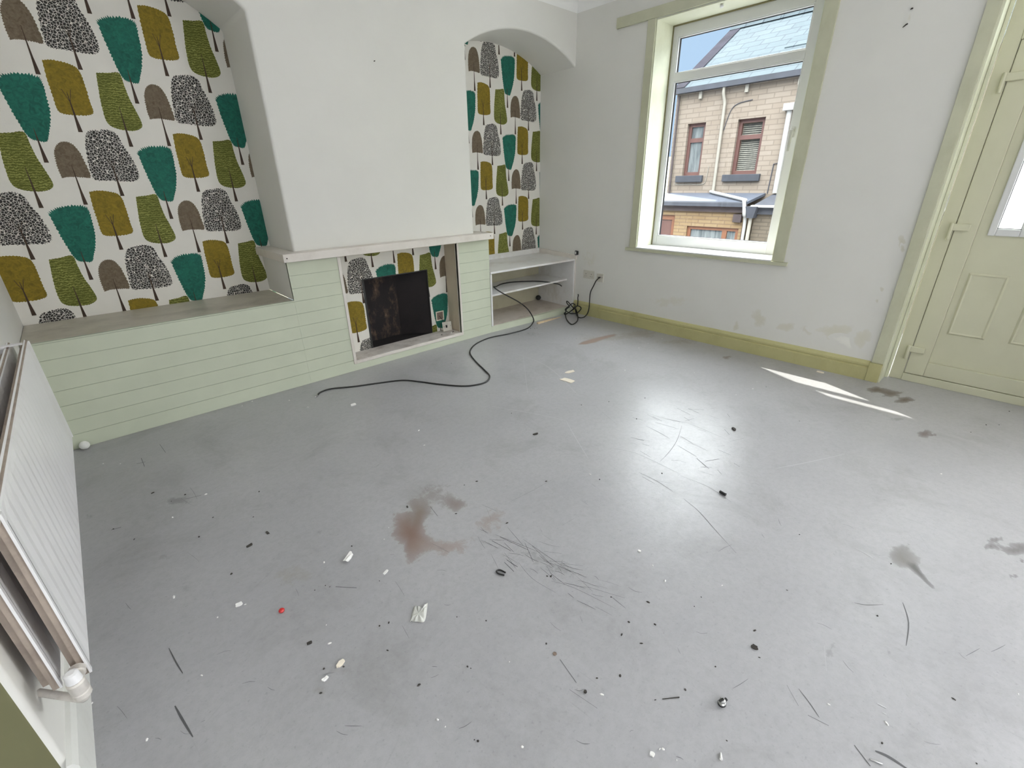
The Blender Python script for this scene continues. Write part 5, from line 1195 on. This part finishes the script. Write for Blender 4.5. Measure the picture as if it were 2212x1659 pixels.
tag(mb.build('wood_splinter', 'wood_bit'), 'splintered strip of raw pale wood along the foot of the shelf unit', 'wood strip')
# debris on the hearth
for (x, y, r, m, lab) in ((-1.62, 0.05, .008, 'white_bit', 'white crumb of plaster at the right of the hearth'), (-1.72, 0.06, .006, 'dark_bit', 'black crumb in the middle right of the hearth'), (-1.585, 0.07, .005, 'dark_bit', 'dark crumb under the loose socket on the hearth')):
    mb = MB(); mb.lathe([(r * .5, FB + .0045), (r, FB + .006), (r * .8, FB + .010), (r * .2, FB + .012)], (x, y, 0), 'z', 7)
    tag(mb.build('hearth_crumb', m), lab, 'crumb', 'crumbs on the hearth')
# nails
for (y, z, lab, q) in ((-2.511, 2.244, 'upper of two nail stubs high on the wall between window and door', .006), (-2.506, 2.172, 'lower bent nail high on the wall between window and door', .016)):
    mb = MB(); mb.tube([(0.002, y, z), (-0.008, y + q * .2, z - q * .2), (-0.012, y + q, z - q)], [0.004, 0.004, 0.0025], 8)
    tag(mb.build('wall_nail', 'dark_bit', smooth=40), lab, 'nail', 'nails in the window wall')
mb = MB(); mb.tube([(-2.108, BR + .002, 2.130), (-2.108, BR - .012, 2.130)], 0.003, 8)
tag(mb.build('wall_nail', 'dark_bit', smooth=40), 'single tiny nail in the white chimney breast', 'nail')
# fine grit
rnd = random.Random(4)
for kind, mat, lab in (('dark', 'dark_bit', 'fine dark grit scattered over the grey floor'), ('pale', 'white_bit', 'fine white flecks of paint scattered over the grey floor')):
    mb = MB()
    for (x, y, k_) in SPECKS:
        if k_ != kind: continue
        r = rnd.uniform(0.0016, 0.0036) * (1.25 if y > -1.8 else 1.0); a = rnd.uniform(0, PI); st = rnd.uniform(1.0, 2.4)
        v = [];
        for h, f in ((0.0005, 1.0), (r * .9, .6)):
            for i in range(5):
                t = 2 * PI * i / 5; px_, py_ = math.cos(t) * r * f * st, math.sin(t) * r * f
                v.append((x + px_ * math.cos(a) - py_ * math.sin(a), y + px_ * math.sin(a) + py_ * math.cos(a), h))
        mb.add(v, [(4, 3, 2, 1, 0), (5, 6, 7, 8, 9)] + [(i, (i + 1) % 5, 5 + (i + 1) % 5, 5 + i) for i in range(5)])
    tag(mb.build('floor_grit' if kind == 'dark' else 'paint_flecks', mat, weld=False), lab, 'grit', None, 'stuff')

# ------------------------------------------------------------------ the street outside
mb = MB(); mb.box(0.40, 60, -45, 45, -1.75, -1.60)
structure(mb.build('ground', 'ground'), 'paved yard between the houses', 'ground')
mb = MB(); n = 30; v = []; fs = []
for i in range(n + 1):
    y = -60 + 120 * i / n
    h = 10.8 + 2.0 * math.sin(i * .7) - 0.16 * max(0, y - 6)
    v += [(46, y, -1.6), (70, y, h), (95, y, h * 1.25)]
for i in range(n):
    for j in range(2):
        fs.append((3 * i + j, 3 * i + 3 + j, 3 * i + 4 + j, 3 * i + 1 + j))
mb.add(v, fs); structure(mb.build('hill', 'hill', smooth=80), 'pale grassy hillside above the roofs', 'hill')

hs = empty('terraced_house', (10, 2.0, -1.6)); tag(hs, 'buff stone terraced house with a slate roof seen through the window', 'house')
HX = 9.0; HY0, HY1 = -7.0, 4.107; EZ = 3.56
ops = [(1.72, 2.37, 1.47, 2.71), (3.20, 3.70, 1.47, 2.73)]
mb = MB()
ys = [HY0, 1.72, 2.37, 3.20, 3.70, HY1]
for i in range(5):
    a, b = ys[i], ys[i + 1]
    if i in (1, 3):
        zz = ops[0] if i == 1 else ops[1]
        mb.box(HX, HX + .35, a, b, -1.6, zz[2]); mb.box(HX, HX + .35, a, b, zz[3], EZ)
    else:
        mb.box(HX, HX + .35, a, b, -1.6, EZ)
mb.box(HX + .35, HX + 5.4, HY1 - .35, HY1, -1.6, EZ)
mb.prism([(HX, EZ), (HX + 5.4, EZ), (HX + 2.7, 5.10)], 'y', HY1 - .35, HY1)
mb.build('wall', 'stone', hs, weld=False)
rs = (5.26 - 3.58) / 2.7
mb = MB()
def rz(x): return 3.58 + (x - HX) * rs
mb.hexa([(HX - .12, HY0, rz(HX - .12)), (HX + 2.7, HY0, 5.26), (HX + 2.7, HY1 + .06, 5.26), (HX - .12, HY1 + .06, rz(HX - .12)),
         (HX - .12, HY0, rz(HX - .12) + .05), (HX + 2.7, HY0, 5.31), (HX + 2.7, HY1 + .06, 5.31), (HX - .12, HY1 + .06, rz(HX - .12) + .05)])
mb.hexa([(HX + 2.7, HY0, 5.26), (HX + 5.5, HY0, 3.52), (HX + 5.5, HY1 + .06, 3.52), (HX + 2.7, HY1 + .06, 5.26), (HX + 2.7, HY0, 5.31), (HX + 5.5, HY0, 3.57), (HX + 5.5, HY1 + .06, 3.57), (HX + 2.7, HY1 + .06, 5.31)])
rf = mb.build('roof', 'slate', hs, weld=False)
mb = MB()
y = HY1 + .06
while y > HY0:
    mb.hexa([(HX + 2.58, y - .44, 5.27), (HX + 2.82, y - .44, 5.27), (HX + 2.82, y, 5.27), (HX + 2.58, y, 5.27), (HX + 2.66, y - .44, 5.37), (HX + 2.74, y - .44, 5.37), (HX + 2.74, y, 5.385), (HX + 2.66, y, 5.385)])
    y -= .45
mb.build('ridge', 'slate', rf, weld=False)
mb = MB(); mb.hexa([(HX - .12, HY1 - .24, rz(HX - .12) + .051), (HX + 2.7, HY1 - .24, 5.311), (HX + 2.7, HY1 + .07, 5.311), (HX - .12, HY1 + .07, rz(HX - .12) + .051),
                    (HX - .12, HY1 - .24, rz(HX - .12) + .075), (HX + 2.7, HY1 - .24, 5.335), (HX + 2.7, HY1 + .07, 5.335), (HX - .12, HY1 + .07, rz(HX - .12) + .075)])
mb.build('verge', 'verge', rf)
# roof window
mb = MB()
def on_roof(x0, x1, y0, y1, h0, h1):
    return [(x0, y0, rz(x0) + h0), (x1, y0, rz(x1) + h0), (x1, y1, rz(x1) + h0), (x0, y1, rz(x0) + h0), (x0, y0, rz(x0) + h1), (x1, y0, rz(x1) + h1), (x1, y1, rz(x1) + h1), (x0, y1, rz(x0) + h1)]
mb.hexa(on_roof(HX + .95, HX + 1.75, 0.95, 1.95, .045, .075)); mb.build('roof_window', 'slate', rf)
mb = MB(); mb.box(HX - .16, HX - .001, HY0, HY1 + .03, 3.44, 3.555); gt = mb.build('gutter', 'gutter', hs)
for yb_ in (3.42, 2.26, 1.1):
    mb = MB(); mb.box(HX - .07, HX - .001, yb_ - .04, yb_ + .04, 3.27, 3.43); mb.build('corbel', 'pipe_cream', hs)
def house_window(y0, y1, z0, z1, mull, pane):
    w = MB(); X0_, X1_ = HX + .09, HX + .16
    t = .085
    frame_box(w, y0, y1, z0, z1, X0_, X1_, t, t, t, t)
    w.box(X0_, X1_, y0 + t, y1 - t, mull - .05, mull + .05)
    f = w.build('window', 'red_frame', hs, weld=False)
    for (a, b) in ((z0 + t, mull - .05), (mull + .05, z1 - t)):
        if pane == 'blind':
            g = MB()
            z = a
            while z < b - .02:
                g.hexa([(X1_ + .002, y0 + t, z), (X1_ + .03, y0 + t, z + .03), (X1_ + .03, y1 - t, z + .03), (X1_ + .002, y1 - t, z), (X1_ + .002, y0 + t, z + .006), (X1_ + .03, y0 + t, z + .036), (X1_ + .03, y1 - t, z + .036), (X1_ + .002, y1 - t, z + .006)])
                z += .045
            g.build('blind', 'blind', f, weld=False)
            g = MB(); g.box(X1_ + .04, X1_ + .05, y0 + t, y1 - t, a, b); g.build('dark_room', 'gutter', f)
        else:
            g = MB(); g.box(X0_ + .04, X0_ + .05, y0 + t, y1 - t, a, b); g.build('pane', 'curtain_glass', f)
house_window(1.72, 2.37, 1.47, 2.71, 2.31, 'blind')
house_window(3.20, 3.70, 1.47, 2.73, 2.33, 'curtain')
for (a, b) in ((1.60, 2.53), (3.08, 3.85)):
    mb = MB(); mb.box(HX - .08, HX + .09, a, b, 1.305, 1.469); mb.build('window_sill', 'drab_sill', hs, bevel=0.01)
mb = MB(); mb.tube(smooth_path([(HX - .10, 2.80, 3.44), (HX - .09, 2.80, 3.30), (HX - .05, 2.76, 3.12), (HX - .05, 2.75, 2.95), (HX - .05, 2.735, 2.0), (HX - .05, 2.72, 1.0)], 4), 0.038, 10); mb.build('downpipe', 'pipe_cream', hs, smooth=60)
mb = MB(); mb.tube([(HX - .05, 4.02, 3.40), (HX - .05, 4.00, 0.95)], 0.03, 10); mb.build('downpipe', 'fascia', hs, smooth=60)
mb = MB(); mb.tube([(HX - .06, 1.20, 2.80), (HX - .06, 1.17, 1.03)], 0.055, 10); dp = mb.build('downpipe', 'pipe_white', hs, smooth=60)
mb = MB(); mb.box(HX - .16, HX - .001, 1.10, 1.32, 2.78, 2.92); mb.build('hopper', 'pipe_white', dp)
# cable on the wall under the narrow window
mb = MB(); mb.tube(smooth_path([(HX - .01, 3.86, 1.30), (HX - .01, 3.84, 1.25), (HX - .01, 3.45, 1.25), (HX - .01, 3.05, 1.25), (HX - .01, 2.98, 1.40), (HX - .01, 2.96, 1.68)], 4), 0.008, 6); mb.build('wall_wire', 'pipe_cream', hs)
mb = MB(); mb.tube(smooth_path([(HX - .01, 2.70, 2.5), (HX - .01, 2.60, 2.9), (HX - .01, 2.45, 3.05), (HX - .01, 2.1, 3.1)], 4), 0.010, 6); mb.build('wall_wire', 'gutter', hs)
mb = MB(); mb.tube([(HX - .01, 1.36, 1.02), (HX - .01, 1.34, 1.68), (HX - .01, 1.20, 1.70)], 0.012, 6); mb.build('wall_wire', 'gutter', hs)

# lean-to in front of the house
le = empty('lean_to', (8.4, 2.2, -1.6)); tag(le, 'low flat roofed stone extension in front of the terraced house', 'extension')
LX = 8.0; LYR = 1.43; LYL = 6.0
WIN = (1.50, 2.84, -0.75, 0.255); DOO = (3.21, 3.95, -1.6, 0.505)
mb = MB()
mb.box(LX, LX + .25, LYR, WIN[0], -1.6, 0.62); mb.box(LX, LX + .25, WIN[1], DOO[0], -1.6, 0.62); mb.box(LX, LX + .25, DOO[1], LYL, -1.6, 0.62)
mb.box(LX, LX + .25, WIN[0], WIN[1], -1.6, WIN[2]); mb.box(LX, LX + .25, WIN[0], WIN[1], WIN[3], 0.62); mb.box(LX, LX + .25, DOO[0], DOO[1], DOO[3], 0.62)
mb.box(LX + .25, HX - .001, LYR, LYR + .25, -1.6, 0.70); mb.box(LX + .25, HX - .001, LYL - .25, LYL, -1.6, 0.70)
mb.build('wall', 'stone_lean', le, weld=False)
mb = MB(); mb.hexa([(LX - .06, LYR - .03, 0.80), (HX - .001, LYR - .03, 0.97), (HX - .001, LYL, 0.97), (LX - .06, LYL, 0.80), (LX - .06, LYR - .03, 0.86), (HX - .001, LYR - .03, 1.03), (HX - .001, LYL, 1.03), (LX - .06, LYL, 0.86)]); mb.build('roof', 'lean_roof', le)
mb = MB(); mb.box(LX - .07, LX + .02, LYR - .03, LYL, 0.62, 0.80); mb.build('fascia', 'fascia', le)
mb = MB(); mb.box(LX - .20, LX - .071, LYR - .05, LYL, 0.755, 0.845); mb.build('gutter', 'gutter', le)
w = MB(); frame_box(w, WIN[0], WIN[1], WIN[2], WIN[3], LX + .05, LX + .13, .085, .085, .09, .075); w.box(LX + .05, LX + .13, 1.80, 1.915, WIN[2] + .09, WIN[3] - .075); f = w.build('window', 'orange_frame', le, weld=False)
for (a, b) in ((WIN[0] + .085, 1.80), (1.915, WIN[1] - .085)):
    g = MB(); g.box(LX + .09, LX + .10, a, b, WIN[2] + .09, WIN[3] - .075); g.build('pane', 'curtain_glass', f)
w = MB(); frame_box(w, DOO[0], DOO[1], DOO[2], DOO[3], LX + .05, LX + .13, .10, .10, .10, .12); f = w.build('door', 'orange_frame', le, weld=False)
g = MB(); g.box(LX + .085, LX + .105, DOO[0] + .10, DOO[1] - .10, DOO[2] + .10, DOO[3] - .12); g.build('door_leaf', 'red_frame', f)
mb = MB(); mb.box(LX - .09, LX - .001, 1.45, 1.65, 0.40, 0.585); mb.build('vent_box', 'fascia', le, bevel=.008)
mb = MB(); mb.tube(smooth_path([(HX - .09, 2.72, 1.06), (HX - .20, 2.66, 1.055), (LX - .05, 1.50, 0.915), (LX - .24, 1.395, 0.90), (LX - .26, 1.36, 0.80), (LX - .25, 1.33, 0.6), (LX - .12, 1.33, 0.3), (LX - .10, 1.33, -1.55)], 5), 0.038, 10); mb.build('downpipe', 'pipe_white', le, smooth=60)

l2 = empty('rear_outhouse', (8.4, 0.2, -1.6)); tag(l2, 'sooty stone extension right of the flat roofed one beyond the window', 'extension')
mb = MB(); mb.box(LX, HX - .001, -2.2, 1.20, -1.6, 0.60); mb.build('wall', 'stone_grey', l2)
mb = MB(); mb.hexa([(LX - .06, -2.2, 0.74), (HX - .001, -2.2, 0.95), (HX - .001, 1.22, 0.95), (LX - .06, 1.22, 0.74), (LX - .06, -2.2, 0.80), (HX - .001, -2.2, 1.01), (HX - .001, 1.22, 1.01), (LX - .06, 1.22, 0.80)]); mb.build('roof', 'gutter', l2)
mb = MB(); mb.box(LX - .08, LX + .0, -2.2, 1.22, 0.60, 0.74); mb.build('fascia', 'gutter', l2)
mb = MB(); mb.box(LX - .20, LX - .081, -2.2, 1.24, 0.755, 0.80); mb.build('gutter', 'pipe_white', l2)
mb = MB(); mb.hexa([(LX - .24, 1.13, 0.52), (LX - .02, 1.13, 0.52), (LX - .02, 1.27, 0.52), (LX - .24, 1.27, 0.52), (LX - .28, 1.07, 0.77), (LX - .02, 1.07, 0.77), (LX - .02, 1.33, 0.77), (LX - .28, 1.33, 0.77)]); hp = mb.build('hopper', 'gutter', l2)
mb = MB(); mb.tube([(LX - .12, 1.22, 0.515), (LX - .12, 1.21, -1.55)], 0.042, 10); mb.build('downpipe', 'pipe_cream', l2, smooth=60)
